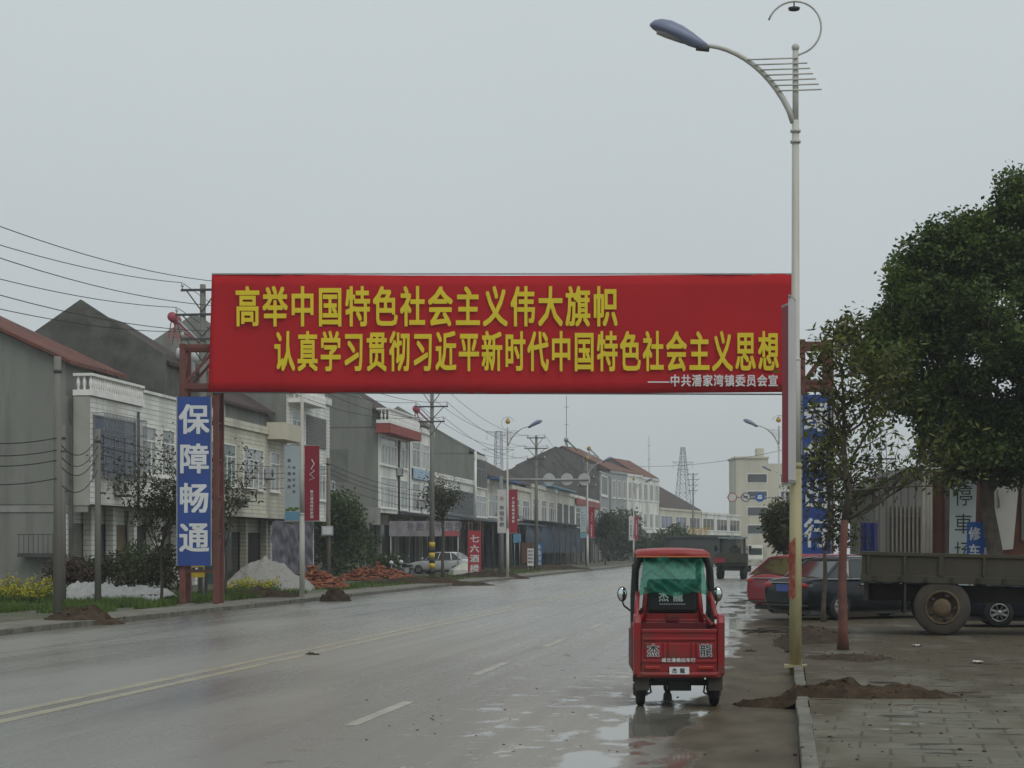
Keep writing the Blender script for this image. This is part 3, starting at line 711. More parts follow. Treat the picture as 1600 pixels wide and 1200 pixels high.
window(hb, 2, 12, 9.2, 12.3, n=1, transom=False, gm=grille_grey, fw=.3); window(hb, 2, 12, 5, 7.6, n=3, gm=glass_g)

def far_row():
    x0, y0_ = -26.0, Yx(954); x1, y1_ = atd(1158, 372)
    tot = math.hypot(x1-x0, y1_-y0_); ang = math.atan2(y1_-y0_, x1-x0) - math.pi/2
    dx, dy = (x1-x0)/tot, (y1_-y0_)/tot
    specs = [(0, .24, 'blue-grey three-storey house with an orange tiled gable roof', wall_blue, 13.3, (-7.5, 17.0), roof_orange, glass_d),
             (.245, .44, 'white three-storey house under the orange roofs, with paired white windows', wall_white, 13.2, (-6, 15.5), roof_orange, glass_d),
             (.445, .58, 'end house of the far three-storey row with green glass and a red roof', wall_white, 13.0, (-5, 16.0), roof_orange, glass_g),
             (.585, .80, 'low far shop house with blue panes and a dark brown roof', wall_cream, 8.4, (-9, 13.5), roof_brown, glass_b),
             (.805, 1.0, 'last low shop house before the cream office block', wall_white, 8.2, None, None, glass_d)]
    def at(px):                          # fraction of the row met by a bearing
        lo, hi = 0.0, 1.0
        for _ in range(40):
            m_ = (lo+hi)/2; x, y_ = x0+(x1-x0)*m_, y0_+(y1_-y0_)*m_
            q = 800 + F*(x*cs + y_*sn)/(-x*sn + y_*cs)
            lo, hi = (m_, hi) if q < px else (lo, m_)
        return lo
    for (a, c, lb, fm_, zt, rg, rm, gm_), (pa, pc) in zip(specs, ((954,979),(979.4,1003),(1003.4,1030),(1030.5,1096),(1096.5,1158))):
        a, c = at(pa), at(pc)
        L = (c-a)*tot; hh = house(lb, 0, L, 4.2, zt, D=14, ze=zt+.3, ridge=rg, fac=fm_, roof=rm, ncol=3, loc=(x0+dx*a*tot, y0_+dy*a*tot, ZG), rz=ang)
        rows = ((5, 7.3), (9.3, 12)) if zt > 10 else ((5, 7.2),)
        for z0, z1_ in rows:
            for k in range(3): window(hh, .8 + L*k/3, L*(k+.86)/3, z0, z1_, n=3, gm=gm_, fw=.1, transom=False)
        shopfronts(hh, L, 4.2, 1.3, 3, [interior, glass_d])
far_row()

# cream office block closing the street
d = 372; xa = atd(1150, d); xb = atd(1262, d)
of = thing('office_block', 'cream four-storey office block closing the end of the street', 'building', (xa[0], xa[1], ZG), YAW)
W = (1262-1150)/F*d; zt = zat(717, d)
MB().box(0, W*.45, 0, 12, 0, zt).box(W*.45+.01, W, .4, 12, 0, zat(725, d)).box(-.3, W*.46, -.3, 12.2, zt, zt+.35).box(W*.32, W*.42, 3, 6, zt+.3, zat(700, d)).build('wall', wall_cream, of)
for k, yy in enumerate((748, 775, 800, 828)):
    zc = zat(yy, d)
    for a, c in ((.15,.44), (.62,.78), (.84,.96)):
        fw_ = MB().box(W*a, W*c, -.05 if a < .4 else .35, .2 if a < .4 else .5, zc-.95, zc+.95).build('window', white_paint, of)
        MB().box(W*a+.15, W*c-.15, -.08 if a < .4 else .32, -.055 if a < .4 else .345, zc-.8, zc+.8).build('pane', glass_d, fw_)

# awnings, hoardings and signs along the shops
def sheet(name, label, cat, px0, px1, py0, py1, d, m, th=.06, group=None, rz=YAW):
    a = atd(px0, d); wd = (px1-px0)/F*d
    t = thing(name, label, cat, (a[0], a[1], 0), rz, group)
    MB().box(0, wd, 0, th, zat(py1, d), zat(py0, d)).build('panel', m, t)
    return t, wd, zat(py0, d), zat(py1, d)
def canopy(label, px0, px1, z0, z1_, out_, m, X=-26, group='shop canopies'):
    a, c = Yx(px0, X), Yx(px1, X)
    t = thing('shop_canopy', label, 'canopy', (X, a, 0), 0, group)
    MB().prism([(0.02, z1_), (out_, z0), (out_, z0+.12), (0.02, z1_+.12)], 0, c-a).build('roof_sheet', m, t)
    n = max(2, int((c-a)/5))
    for i in range(n+1): MB().cyl((out_-.15, .1+(c-a-.2)*i/n, 0.08), (out_-.15, .1+(c-a-.2)*i/n, z0), .05, 8).build('post', dark_iron, t)
    return t
dark_sheet = mat('dark_sheet_metal', (.05,.06,.08), .5, .2, 1)
canopy('dark blue sheet canopy on thin posts above the printed shop board and the motorcycles', 620, 676, 3.9, 4.2, 2.2, dark_sheet)
canopy('dark sheet canopy over the shops behind the white parked car', 678, 800, 3.9, 4.25, 3.0, dark_sheet)
canopy('dark canopy with pale edge above the dark blue market tarpaulin', 812, 900, 4.3, 4.6, 3.5, dark_sheet)
a = Yx(815, -23.5); c = Yx(905, -23.5)
t = thing('blue_tarpaulin', 'dark blue tarpaulin screening the market shops under a canopy', 'tarpaulin', (-23.2, a, 0.1))
mb = MB(); mb.grid(lambda u, v: (0.25*noise.noise(Vector((u*14, v*3, 1))) + .6*(1-v)*0.3, u*(c-a), 1.3 + v*2.7), 50, 8)
mb.build('sheet', mat('navy_tarpaulin', (.015,.035,.065), .6, .3, .6), t)
t, wd, za, zb = sheet('shop_board', 'long pale printed shop board under the canopy behind the yellow-banded pole', 'sign', 608, 718, 814, 838, 124, mat('pale_pink_board', (.24,.22,.235), .6, .35, 1.2))
MB().box(wd*.78, wd, -.02, -.003, zb, zb+.35).build('stripe', mat('faded_red', (.32,.08,.09), .6), t)
letters(MB(), '补胎加水电焊', (wd*.25, -.012, zb+.35), (1,0,0), (0,0,1), .5, .6, pitch=.62).build('lettering', mat('faded_grey_print', (.13,.12,.14), .7), t)
MB().cyl((.1,.03,.0),(.1,.03,zb),.04).build('post', steel, t); MB().cyl((wd-.1,.03,0),(wd-.1,.03,zb),.04).build('post', steel, t)

t, wd, za, zb = sheet('restaurant_sign', 'tall red sign board with four white characters beside the white car', 'sign', 731, 752, 829, 893, dep(900, .1), mat('red_sign_paint', (.36,.03,.045), .5, .1, 1))
letters(MB(), '七六酒楼', (wd*.14, -.012, za-.75), (1,0,0), (0,0,1), wd*.72, .5, vertical=True, pitch=(za-zb)/4.15).build('lettering', letter_white, t)
MB().cyl((.05,.03,.08),(.05,.03,za+.55),.03).cyl((wd-.05,.03,.08),(wd-.05,.03,za+.55),.03).bar((.05,.03,za+.5),(wd-.05,.03,za+.5),.03).build('frame', rust_red, t)

t, wd, za, zb = sheet('notice_board', 'small white notice board with rows of dark text near the kerb', 'sign', 824, 834, 857, 884, 150, letter_white)
b = MB()
for i in range(4): letters(b, '补胎加水', (wd*.08, -.012, zb+.2+.28*i), (1,0,0), (0,0,1), wd*.2, .2)
b.build('lettering', mat('red_black_print', (.12,.04,.04), .7), t); MB().box(.05,.1,.0,.05,.08,zb).build('support_post', steel, t); MB().box(wd-.1,wd-.05,0,.05,.08,zb).build('support_post', steel, t)
t, wd, za, zb = sheet('blue_banner', 'small upright blue and white banner under the tarpaulin canopy', 'sign', 838, 847, 848, 884, 156, mat('bright_blue_banner', (.04,.15,.36), .6, .3, 2))
letters(MB(), '补胎加水', (wd*.2, -.012, za-.55), (1,0,0), (0,0,1), wd*.6, .4, vertical=True, pitch=.45).build('lettering', letter_white, t); MB().cyl((wd/2,.1,.08),(wd/2,.1,za),.03).build('pole', steel, t)
t, wd, za, zb = sheet('shop_sign', 'small pale blue hanging shop sign beside the wooden board', 'sign', 802, 814, 834, 848, 150, mat('sky_blue_sign', (.10,.24,.36), .5, .3, 2)); MB().cyl((.1,.1,.08),(.1,.1,za),.03).build('post', steel, t); MB().cyl((wd-.1,.1,.08),(wd-.1,.1,za),.03).build('post', steel, t)
t, wd, za, zb = sheet('wooden_board', 'brown wooden board standing at the tarpaulin shop entrance', 'board', 815, 832, 848, 880, 158, mat('brown_board', (.12,.06,.035), .8, .2, 2)); MB().box(.1,.2,.07,.15,.08,zb+.2).build('support_post', bark, t); MB().box(wd-.2,wd-.1,.07,.15,.08,zb+.2).build('support_post', bark, t)
t = thing('purple_tarpaulin', 'crumpled purple-grey tarpaulin hung across the cream house shop front', 'tarpaulin', (-24.6, Yx(425, -24.6), 0.1))
c = Yx(489, -24.6) - Yx(425, -24.6)
MB().grid(lambda u, v: (.16*noise.noise(Vector((u*16, v*5, 3))) + .05*noise.noise(Vector((u*50, v*20, 3))), u*c, .35+v*2.6 + .1*math.sin(u*9)), 60, 20).build('sheet', mat('purple_tarp', (.085,.08,.105), .45, .35, 1.5), t)

# dark low building with yellow roof letters beyond the lorry
t = thing('dark_shop', 'low dark green roadside shop with yellow roof letters behind the farm truck', 'shop', (*atd(1045, 200), ZG), YAW)
wd = 92/F*200
MB().box(0, wd, 0, 6, 0, zat(840,200)-.1).box(-.2, wd+.2, -.2, 6.2, zat(840,200)-.1, zat(838,200)).build('wall', mat('dark_green_cladding', (.03,.036,.032), .7, .2, .8), t)
letters(MB(), '汽车修理厂', (wd*.33, -.1, zat(838,200)+.05), (1,0,0), (0,0,1), .5, .85, pitch=.52).build('lettering', mat('dull_yellow_letters', (.38,.26,.07), .6), t)

# ------------------------------------------------------------------ gantry with banner
GD = 57.0
ax = -17.87
gy = atd(300, GD)[1]
g = thing('banner_gantry', 'red steel gantry spanning the road with a long red slogan banner and blue side panels', 'gantry', (0, 60.0, 0))
def gx(px): return (px-1230)/F*GD*0.99
GY = 0.0
# depth of the gantry plane: Y constant; the banner runs straight across the road
Yg = 57.5; g.location = (*atd(800, GD), 0); g.rotation_euler = (0, 0, YAW)
def gp(px, py):                                   # photo point on the gantry plane
    return (px-800)/F*(GD-.6), zat(py, GD-.6)
xl, zt1 = gp(331, 429); xr_, ztr = gp(1238, 427); _, zb1 = gp(326, 611); _, zbr = gp(1238, 614)
zt1 = (zt1+ztr)/2; zb1 = (zb1+zbr)/2
b = MB()
b.grid(lambda u, v: (xl + (xr_-xl)*u - (.1*(1-v) if u == 0 else 0), -.61 + .015*math.sin(u*23) + .035*noise.noise(Vector((u*9, v*2, 0))) + .03*noise.noise(Vector((u*55, v*1.5, 4)))*(abs(v*2-1)**1.5), zb1 + (zt1-zb1)*v - (.05*math.sin(math.pi*u) if v > .95 else 0) - .05*math.sin(math.pi*u)*(1-v)), 160, 10)
ban = b.build('banner', banner_red, g)
md = ban.modifiers.new('thick', 'SOLIDIFY'); md.thickness = .02; md.offset = 1
MB().bar((xl-.02,-.61,zb1-.02),(xr_,-.61,zb1-.07),.04).build('bottom_rod', dark_iron, g)
MB().bar((xl,-.60,zt1+.0),(xr_,-.60,zt1-.0),.04).build('top_rod', steel, g)
def line(txt, p0, p1, py0, py1, m, bold=True):
    x0, z0 = gp(p0, py1); x1, _ = gp(p1, py1); _, z1_ = gp(p0, py0)
    hgt = (z1_-z0)/.93; pit = (x1-x0)/(len(txt)-.06); return letters(MB(), txt, (x0-.03, -.69, z0-.03*hgt), (1,0,0), (0,0,1), pit*.93, hgt, bold, pitch=pit).build('lettering', m, ban)
line(TEXTS['b1'], 369, 968, 449, 510, banner_yellow); line(TEXTS['b2'], 430, 1219, 519, 580, banner_yellow); line(TEXTS['b3'], 1014, 1217, 586, 604, letter_white)
def column(pa, pb, ptop, panel, txt, py0, py1):
    x0 = gp(pa, 900)[0]; x1 = gp(pb, 900)[0]; zc = gp(pa, ptop)[1]
    c = MB(); ps = .16
    for x in (x0, x1-ps):
        for y_ in (-.5, .5): c.box(x, x+ps, y_-ps/2, y_+ps/2, .1, zc)
    n = 6
    for y_ in (-.5, .5):
        for k in range(n+1):
            z = 1.1 + (zc-1.2)*k/n; c.bar((x0+ps,y_,z), (x1-ps,y_,z), .08)
    for x in (x0+ps/2, x1-ps/2):
        for k in range(n):
            z = 1.1 + (zc-1.2)*k/n; z2 = 1.1 + (zc-1.2)*(k+1)/n
            c.bar((x,-.42,z), (x,.42,z2), .06); c.bar((x,-.42,z2), (x,.42,z2), .06)
    col = c.build('column', rust_red, g)
    for x in (x0, x1-ps): MB().box(x-.1, x+ps+.1, -.7, .7, .085, .13).build('base_plate', concrete, g)
    a, zt_ = gp(panel[0], py0); e_, zb_ = gp(panel[1], py1)
    pn = MB().box(a, e_, -.68, -.63, zb_, zt_).build('side_panel', panel_blue, g)
    for q in ((a-.03, a, zb_, zt_), (e_, e_+.03, zb_, zt_)): MB().box(q[0], q[1], -.70, -.62, q[2], q[3]).build('panel_edge', steel, pn)
    hh = (zt_-zb_); letters(MB(), txt, (a+(e_-a)*.04, -.69, zt_-hh*.225), (1,0,0), (0,0,1), (e_-a)*.92, hh*.185, vertical=True, pitch=hh*.233).build('lettering', letter_white, pn)
    return x0, x1, zc
x0, x1, zc = column(280, 341, 537, (278, 330), TEXTS['l'], 620, 884)
X0, X1, ZC = column(1250, 1303, 530, (1253, 1297), TEXTS['r'], 617, 876)
tr = MB()
for y_ in (-.5, .5):
    for z in (zb1+.15, zt1-.25): tr.bar((x0+.02,y_,z) if z < zc else (xl+.1,y_,z), (X1-.02,y_,z) if z < zc else (xr_-.05,y_,z), .12)
n = 14
for k in range(n):
    u0 = xl+.2 + (xr_-xl-.4)*k/n; u1 = xl+.2 + (xr_-xl-.4)*(k+1)/n
    for y_ in (-.5, .5): tr.bar((u0,y_,zb1+.2), (u1,y_,zt1-.3), .06)
    tr.bar((u0,-.45,zb1+.15), (u0,.45,zb1+.15), .06)
for (a, c) in ((x0, x1), (X0, X1)):
    for y_ in (-.5, .5): tr.bar((a+.1, y_, zb1+.2), (c-.1, y_, zc-.15), .07); tr.bar((a, y_, zc-.06), (c, y_, zc-.06), .1)
tr.build('truss', rust_red, g)
# yellow notice hung behind the left column
yb = thing('yellow_notice', 'small yellow notice plate seen between the legs of the gantry column', 'sign', (*atd(310, 62), 0), YAW)
MB().box(-.32,.2,0,.05,zat(902,62),zat(891,62)).box(-.32,.2,0,.05,zat(886,62),zat(883,62)).build('panel', hazard_y, yb); MB().cyl((-.25,.09,.08),(-.25,.09,zat(882,62)),.03).build('post', steel, yb); MB().cyl((.15,.09,.08),(.15,.09,zat(882,62)),.03).build('post', steel, yb)

# ------------------------------------------------------------------ street lamps
def street_lamp(label, loc, side, globe, flags, big=True, group='street lamps'):
    # side = -1 arm towards -x, +1 towards +x
    t = thing('street_lamp', label, 'street lamp', loc, 0, group)
    p = MB(); p.tube([(0,0,2.9),(0,0,4.4),(0,0,4.42),(0,0,7.75)], [.074,.07,.06,.05], 14); p.tube([(0,0,7.7),(0,0,8.72)], .042, 12)
    pb_ = MB(); pb_.tube([(0,0,-.05),(0,0,2.92)], [.09,.084], 14); pb_.lathe([(.088,2.88),(.092,2.92),(.076,2.96)], n=14)
    pb_.box(-.16,.16,-.16,.16,.10,.135)
    pb_.build('pole_base', pole_tan if not globe else pole_white, t)
    for z in (4.4, 7.45, 7.6): p.lathe([(.07,z-.02),(.075,z),(.07,z+.02)], n=12)
    p.build('pole', pole_white, t)
    MB().ball((0,0,8.77), .055).build('finial', pole_white, t)
    arc = []
    for k in range(13):
        u = k/12; arc.append((side*(0.03 + 1.32*u**1.25), 0, 7.72 + 1.13*(1-(1-u)**1.9)))
    MB().tube(arc, [.045-.018*k/12 for k in range(13)], 10).build('arm', pole_white, t)
    for k in range(7):
        z = 8.16 + .075*k; a_ = next((q[0] for q in arc if q[2] >= z), arc[-1][0])
        i = next(i for i, q in enumerate(arc) if q[2] >= z); q0, q1 = arc[i-1], arc[i]; xa_ = q0[0] + (q1[0]-q0[0])*(z-q0[2])/(q1[2]-q0[2])
        MB().cyl((xa_, -.05, z), (-side*(.36-.036*k*1.1 if k < 6 else .03), -.05, z + .0), .011, 6).build('decor_bar', pole_white, t)
    rg = [(0 - side*.02, 0, 8.655)]
    for k in range(21):
        a_ = R(-75 + 235*k/20); rg.append((-side*.375*math.cos(a_) + side*.02, 0, 9.04 + .375*math.sin(a_)))
    MB().tube(rg, .014, 8).build('ring', pole_white, t)
    c = MB(); c.cyl((side*.02,0,9.32),(side*.02,0,9.42),.012,6).lathe([(.02,9.335),(.085,9.325),(.075,9.295),(.03,9.285)], (side*.02,0,0), n=14)
    c.build('globe_cap', dark_iron if not globe else pole_white, t)
    if globe: MB().ball((side*.02,0,9.15), .15).build('globe', globe_yellow, t)
    # lamp head
    hd = MB(); end = Vector(arc[-1]); dr = Vector((side*math.cos(R(22)), 0, math.sin(R(22)))); up_ = Vector((-side*math.sin(R(22)), 0, math.cos(R(22)))); yv = Vector((0,1,0))
    rings = []
    for u, wd, hu, hl in ((-.12,.03,.03,.05), (-.02,.08,.06,.08), (.12,.12,.105,.085), (.3,.16,.15,.07), (.48,.175,.165,.06), (.62,.165,.14,.05), (.71,.12,.09,.03), (.755,.04,.03,.01)):
        rings.append([end + dr*u + up_*.03 + yv*(wd*math.cos(a_)) + up_*((hu if math.sin(a_) > 0 else hl)*math.sin(a_)) for a_ in [2*math.pi*j/16 for j in range(16)]])
    hd.loft(rings); head = hd.build('lamp_head', lamp_blue, t)
    lens = MB(); rings = []
    for u, wd in ((.22,.05), (.32,.1), (.5,.12), (.62,.06)):
        rings.append([end + dr*u - up_*.012 + yv*(wd*math.cos(a_)) + up_*(.045*math.sin(a_)) for a_ in [2*math.pi*j/12 for j in range(12)]])
    lens.loft(rings).build('lens', lamp_glass, head)
    MB().tube([end - dr*.16, end + dr*.02 - up_*.03], [.04,.055], 10).build('socket', dark_iron, head)
    if flags:
        (m1, m2, rot, t1, t2) = flags; rots = rot if isinstance(rot, tuple) else (rot, rot)
        for s_, m_, txt in ((-1, m1, t1), (1, m2, t2)):
            q = MB(); x0_, x1_ = sorted((s_*.08, s_*.58))
            q.box(x0_, x1_, -.02, .02, 2.7, 5.2); fo = q.build('flag', m_, t); fo.rotation_euler = (0,0,rots[0] if s_ < 0 else rots[1])
            for zz in (2.68, 5.22): MB().bar((0,0,zz),(s_*.62,0,zz),.03).build('flag_rod', steel, fo)
            for lay in txt:
                kind, s2, col_, cw_, off, start, pit = lay
                q = MB()
                if kind == 'v': letters(q, s2, (x0_+off, -.025, start), (1,0,0), (0,0,1), cw_, cw_, vertical=True, pitch=pit)
                elif kind == 'flower':
                    for k in range(8):
                        a_ = k*math.pi/4; q.bar((x0_+.25+.07*math.cos(a_), -.026, start+.07*math.sin(a_)), (x0_+.25+.14*math.cos(a_), -.026, start+.14*math.sin(a_)), .05, .01)
                    q.lathe([(.04,-.03),(.04,-.024)], (x0_+.25,0,start), 'Y', 10)
                elif kind == 'swash':
                    q.tube([(x0_+.16,-.026,start-.5),(x0_+.33,-.026,start-.42),(x0_+.18,-.026,start-.3),(x0_+.34,-.026,start-.18),(x0_+.22,-.026,start-.12),(x0_+.33,-.026,start+.05),(x0_+.24,-.026,start+.2)], .018, 5)
                elif kind == 'pond':
                    q.box(x0_+.01, x1_-.01, -.024, -.0205, 2.72, 3.0)
                elif kind == 'leaf':
                    for k in range(4): q.ball((x0_+.1+.1*k, -.022, 3.06+.05*(k % 2)), (.09,.006,.05), 8, 5)
                q.build('lettering' if kind in 'v' else 'print', col_, fo)
    return t
flag_red = mat('red_flag_print', (.24,.018,.035), .55, .08, 1); flag_pale = mat('pale_blue_flag_print', (.36,.42,.44), .55, .12, .8); flag_white = mat('white_flag_print', (.48,.48,.47), .55, .08, 1)
pr_blue = mat('flag_blue_print', (.12,.28,.40), .6, .1, 2); pr_green = mat('flag_green_print', (.10,.16,.04), .6, .2, 2); pr_grey = mat('flag_grey_text', (.09,.10,.12), .6)
pale = [('v', TEXTS['m'][:5], pr_grey, .12, .09, 4.65, .22), ('v', TEXTS['m'][3:], pr_grey, .10, .26, 4.42, .2), ('pond', '', pr_blue, 0,0,0,0), ('leaf', '', pr_green, 0,0,0,0)]
redf = [('swash', '', letter_white, 0,0,4.55,0), ('v', TEXTS['m'], letter_white, .11, .19, 3.62, .12)]
whitef = [('flower', '', mat('flag_logo_red', (.36,.03,.05), .6), 0,0,4.68,0), ('v', TEXTS['h'], letter_black, .27, .11, 4.0, .32)]
redf2 = [('v', TEXTS['c'], letter_white, .17, .17, 4.6, .22)]
lx = -16.05
dl = [16.05*3030/(1230-p) for p in (472, 793, 918, 990)]
pos = [atd(p, dd) for p, dd in zip((472, 793, 918, 990), dl)]
street_lamp('street lamp with pale blue and red flags, between the gravel heap and orange bricks', (*pos[0], 0), 1, True, (flag_pale, flag_red, YAW, pale, redf))
street_lamp('street lamp with a white flower-logo flag and a red flag, yellow globe on top', (*pos[1], 0), 1, True, (flag_white, flag_red, YAW, whitef, redf2))
street_lamp('street lamp with pale and red flags standing by the end of the blank-sign mast arm', (*pos[2], 0), 1, True, (flag_pale, flag_red, YAW, pale, redf))
street_lamp('street lamp whose flags are seen nearly edge-on just above the tricycle roof', (*pos[3], 0), 1, True, (flag_white, flag_red, R(35), whitef, redf2))
rl = gnd(1243, 1040, .12)
near = street_lamp('tall white street lamp with an empty ring finial and a torn red sticker', (rl[0], rl[1], 0), -1, False, (flag_white, flag_red, (R(82), R(107)), [], []))
MB().grid(lambda u, v: (.0945*math.cos(R(165+105*u)), .0945*math.sin(R(165+105*u)), 1.07 + v*(.80 + .04*math.sin(u*9)) + .02*math.sin(u*14)), 12, 6).build('red_sticker', mat('torn_red_paper', (.26,.045,.025), .7, .3, 6, dirt=(.30,.24,.15), dscale=8), near)
x, y_ = atd(1217, 110); street_lamp('yellow-globed street lamp reaching over the road beside the flags of the tall lamp', (x, y_, 0), -1, True, None)
x, y_ = atd(1226, 172); street_lamp('small street lamp in front of the cream office block', (x, y_, 0), -1, True, None)

# ------------------------------------------------------------------ traffic sign masts
px, py_ = 784, 900
x, y_ = atd(783, 113)
t = thing('sign_mast', 'thick grey mast with a long arm over the road carrying three blank sign backs', 'traffic sign', (x, y_, .1), YAW)
arm_z = zat(752, 113); wl = (920-783)/F*113
MB().tube([(0,0,-.1),(0,0,arm_z+.2)], [.16,.12], 14).build('mast', mat('grey_mast_paint', (.2,.21,.21), .5, .15, 2), t)
MB().tube([(0,0,arm_z),(wl,0,arm_z)], [.075,.05], 10).build('arm', steel, t)
disc_back = mat('sign_back_grey', (.40,.41,.40), .5, .1, 2)
for p in (858, 886, 913):
    u = (p-783)/F*113; MB().lathe([(.36,.06),(.36,.08),(.34,.085)], (u,0,arm_z+.02), 'Y', 28, 0, False).build('sign_disc', disc_back, t)
x, y_ = atd(1226, 150)
t = thing('sign_mast', 'mast arm with red-ringed, barred and blue round road signs facing the camera', 'traffic sign', (x, y_, .1), YAW)
az = zat(779, 150); k = 150/F
MB().tube([(0,0,-.1),(0,0,az+.2)], [.13,.1], 12).build('mast', steel, t); MB().tube([(0,0,az),((1136-1226)*k,0,az)], [.06,.045], 8).build('arm', steel, t)
sign_red = mat('road_sign_red', (.30,.03,.03), .5)
for i, p in enumerate((1144, 1165, 1187)):
    u = (p-1226)*k; r_ = 7.4*k
    s_ = MB().lathe([(r_,-.1),(r_,-.07)], (u,0,az), 'Y', 28, 0, False).build('sign_disc', sign_red if i == 0 else dark_iron if i == 1 else mat('road_sign_blue', (.02,.09,.34), .5), t)
    if i < 2: MB().lathe([(r_*.82,-.105),(r_*.82,-.101)], (u,0,az), 'Y', 28, 0, False).build('sign_face', mat('road_sign_white', (.5,.5,.5), .5), s_)
    if i == 1: MB().bar((u-r_*.6,-.112,az+r_*.45),(u+r_*.6,-.112,az-r_*.45),.01,.08).bar((u-r_*.45,-.111,az+.02),(u+r_*.4,-.111,az+.05),.01,.12).build('symbol', dark_iron, s_)
    if i == 2:
        q = MB().box(u-r_*.5,u+r_*.5,-.112,-.104,az-r_*.35,az+r_*.05).box(u-r_*.4,u+r_*.4,-.112,-.104,az+r_*.14,az+r_*.45)
        q.build('symbol', letter_white, s_)

# ------------------------------------------------------------------ poles and cables
pole_conc = mat('concrete_pole', (.17,.165,.145), .9, .15, 2, streak=True, bump=.2)
def power_pole(label, loc, h, bands=False, arms=3, group='power poles along the verge', rz=0):
    t = thing('power_pole', label, 'power pole', loc, rz, group)
    MB().tube([(0,0,-.1),(0,0,h)], [.17,.1], 12).build('pole', pole_conc, t)
    if bands:
        for k in range(6): MB().tube([(0,0,.25+.3*k),(0,0,.55+.3*k)], .172-.001*k, 14).build('hazard_band', [hazard_k, hazard_y][k % 2], t)
    for k in range(arms):
        z = h - .2 - .85*k; wd = (.75, .95, .75)[k % 3]
        a = MB().box(-wd, wd, -.14, -.08, z-.04, z+.04); a.bar((-wd*.75,-.1,z),(0,-.1,z-.75),.04).bar((wd*.75,-.1,z),(0,-.1,z-.75),.04)
        ao = a.build('crossarm', dark_iron, t)
        for s_ in (-1, 1):
            MB().lathe([(.02,z+.04),(.02,z+.12),(.055,z+.13),(.06,z+.17),(.04,z+.2),(.05,z+.24),(.02,z+.26)], (s_*(wd-.05),-.11,0), n=8).build('insulator', insulator, ao)
    return t
PX = -20.0
pys = [Yx(317, PX), Yx(675, PX), Yx(838, PX), Yx(917, PX)]
prev = pys[0] - 45
power_pole('power pole with three crossarms directly behind the banner end, above the blue slogan panel', (PX, pys[0], .1), 10.8)
power_pole('power pole with yellow and black hazard bands in front of the white car', (PX, pys[1], .1), 10.8, True)
power_pole('power pole with three crossarms between the white flower-logo flag and the sign backs', (PX, pys[2], .1), 10.8)
power_pole('short power pole in front of the low house with the red-striped parapet', (PX, pys[3], .1), 9.0, arms=2)
x, y_ = atd(1083, 300); power_pole('distant many-armed power pole beside the dark tapering lattice pylon', (x, y_, .1), zat(740,300), arms=4)
def cable(label, a, c, sag, r=.012, group='overhead cables'):
    a, c = Vector(a), Vector(c); n = 24
    o = MB().tube([a.lerp(c, i/n) - Vector((0,0,sag*4*(i/n)*(1-i/n))) for i in range(n+1)], r, 5).build('overhead_cable', wire_black)
    return tag(o, label, 'cable', group)
names = ['top', 'middle', 'lowest']
for i in range(3):
    wd = (.7, .9, .7)[i]; z = .1 + 10.8 - .2 - .85*i + .26
    for s_ in (-1, 1):
        sd = 'road-side' if s_ > 0 else 'house-side'
        cable(f'{sd} {names[i]} power cable sweeping over the red tiled roof', (PX+s_*wd, prev, z), (PX+s_*wd, pys[0]-.11, z), 1.25)
        cable(f'{sd} {names[i]} power cable ending at the hazard-banded pole, behind the banner', (PX+s_*wd, pys[0]-.11, z), (PX+s_*wd, pys[1]-.11, z), 1.0)
        cable(f'{sd} {names[i]} power cable leaving the hazard-banded pole towards the lattice tower', (PX+s_*wd, pys[1]-.11, z), (PX+s_*wd, pys[2]-.11, z), 1.0)
        if i < 2: cable(f'{sd} {names[i]} power cable beyond the three blank sign backs', (PX+s_*wd, pys[2]-.11, z), (PX+s_*wd*.8, pys[3]-.11, z-1.8), .8)
# short concrete telephone poles on the left
def short_pole(label, px, base, top, r, armw=0):
    d_ = dep(base, .1); x, y_ = atd(px, d_); h = zat(top, d_) - .1
    t = thing('telephone_pole', label, 'telephone pole', (x, y_, .1), 0, 'short concrete poles on the verge')
    MB().tube([(0,0,-.1),(0,0,h)], [r,r*.8], 10).build('pole', pole_conc, t)
    MB().box(-.05,.25,-.02,.02,h*.63,h*.63+.05).lathe([(r*1.02,h-.4),(r*1.02,h-.33)], n=10).build('bracket', dark_iron, t)
    return (x, y_, h+.1)
pA = short_pole('thick grey concrete pole before the big grey end wall, tallest of the short poles', 90, 962, 557, .11)
pB = short_pole('thinner concrete pole close behind the thick one by the grey end wall', 98, 945, 665, .10)
pC = short_pole('concrete pole standing in front of the white tarpaulin heap', 153, 945, 670, .10)
pD = short_pole('concrete pole carrying a pale meter box in front of the dark round shrub', 513, 905, 715, .13)
pE = short_pole('concrete pole behind the red lamp flag, beside the meter box pole', 486, 905, 745, .11)
bx_ = atd(513, dep(905,.1)); mbx = thing('meter_box', 'pale grey meter box fixed to a concrete pole', 'meter box', (bx_[0], bx_[1]-.2, zat(837, dep(905,.1))), YAW)
q = dep(905,.1)/F; MB().box(-9*q, 9*q, -.25, .05, 0, 15*q).build('case', grey_box, mbx, bevel=.03); MB().box(-7*q,7*q,-.27,-.252,2*q,13*q).build('lid', letter_white, mbx)
far_l = atd(-60, 46)
def chain(zs, label, pts, sag=.35, r=.014):
    for i in range(len(pts)-1):
        a, c = pts[i], pts[i+1]; cable(f'{label}, {["before the grey end wall","past the caged window","behind the blue panel","before the shops"][i]}', a, c, sag if i else .1, r)
sg = atd(783, 113)
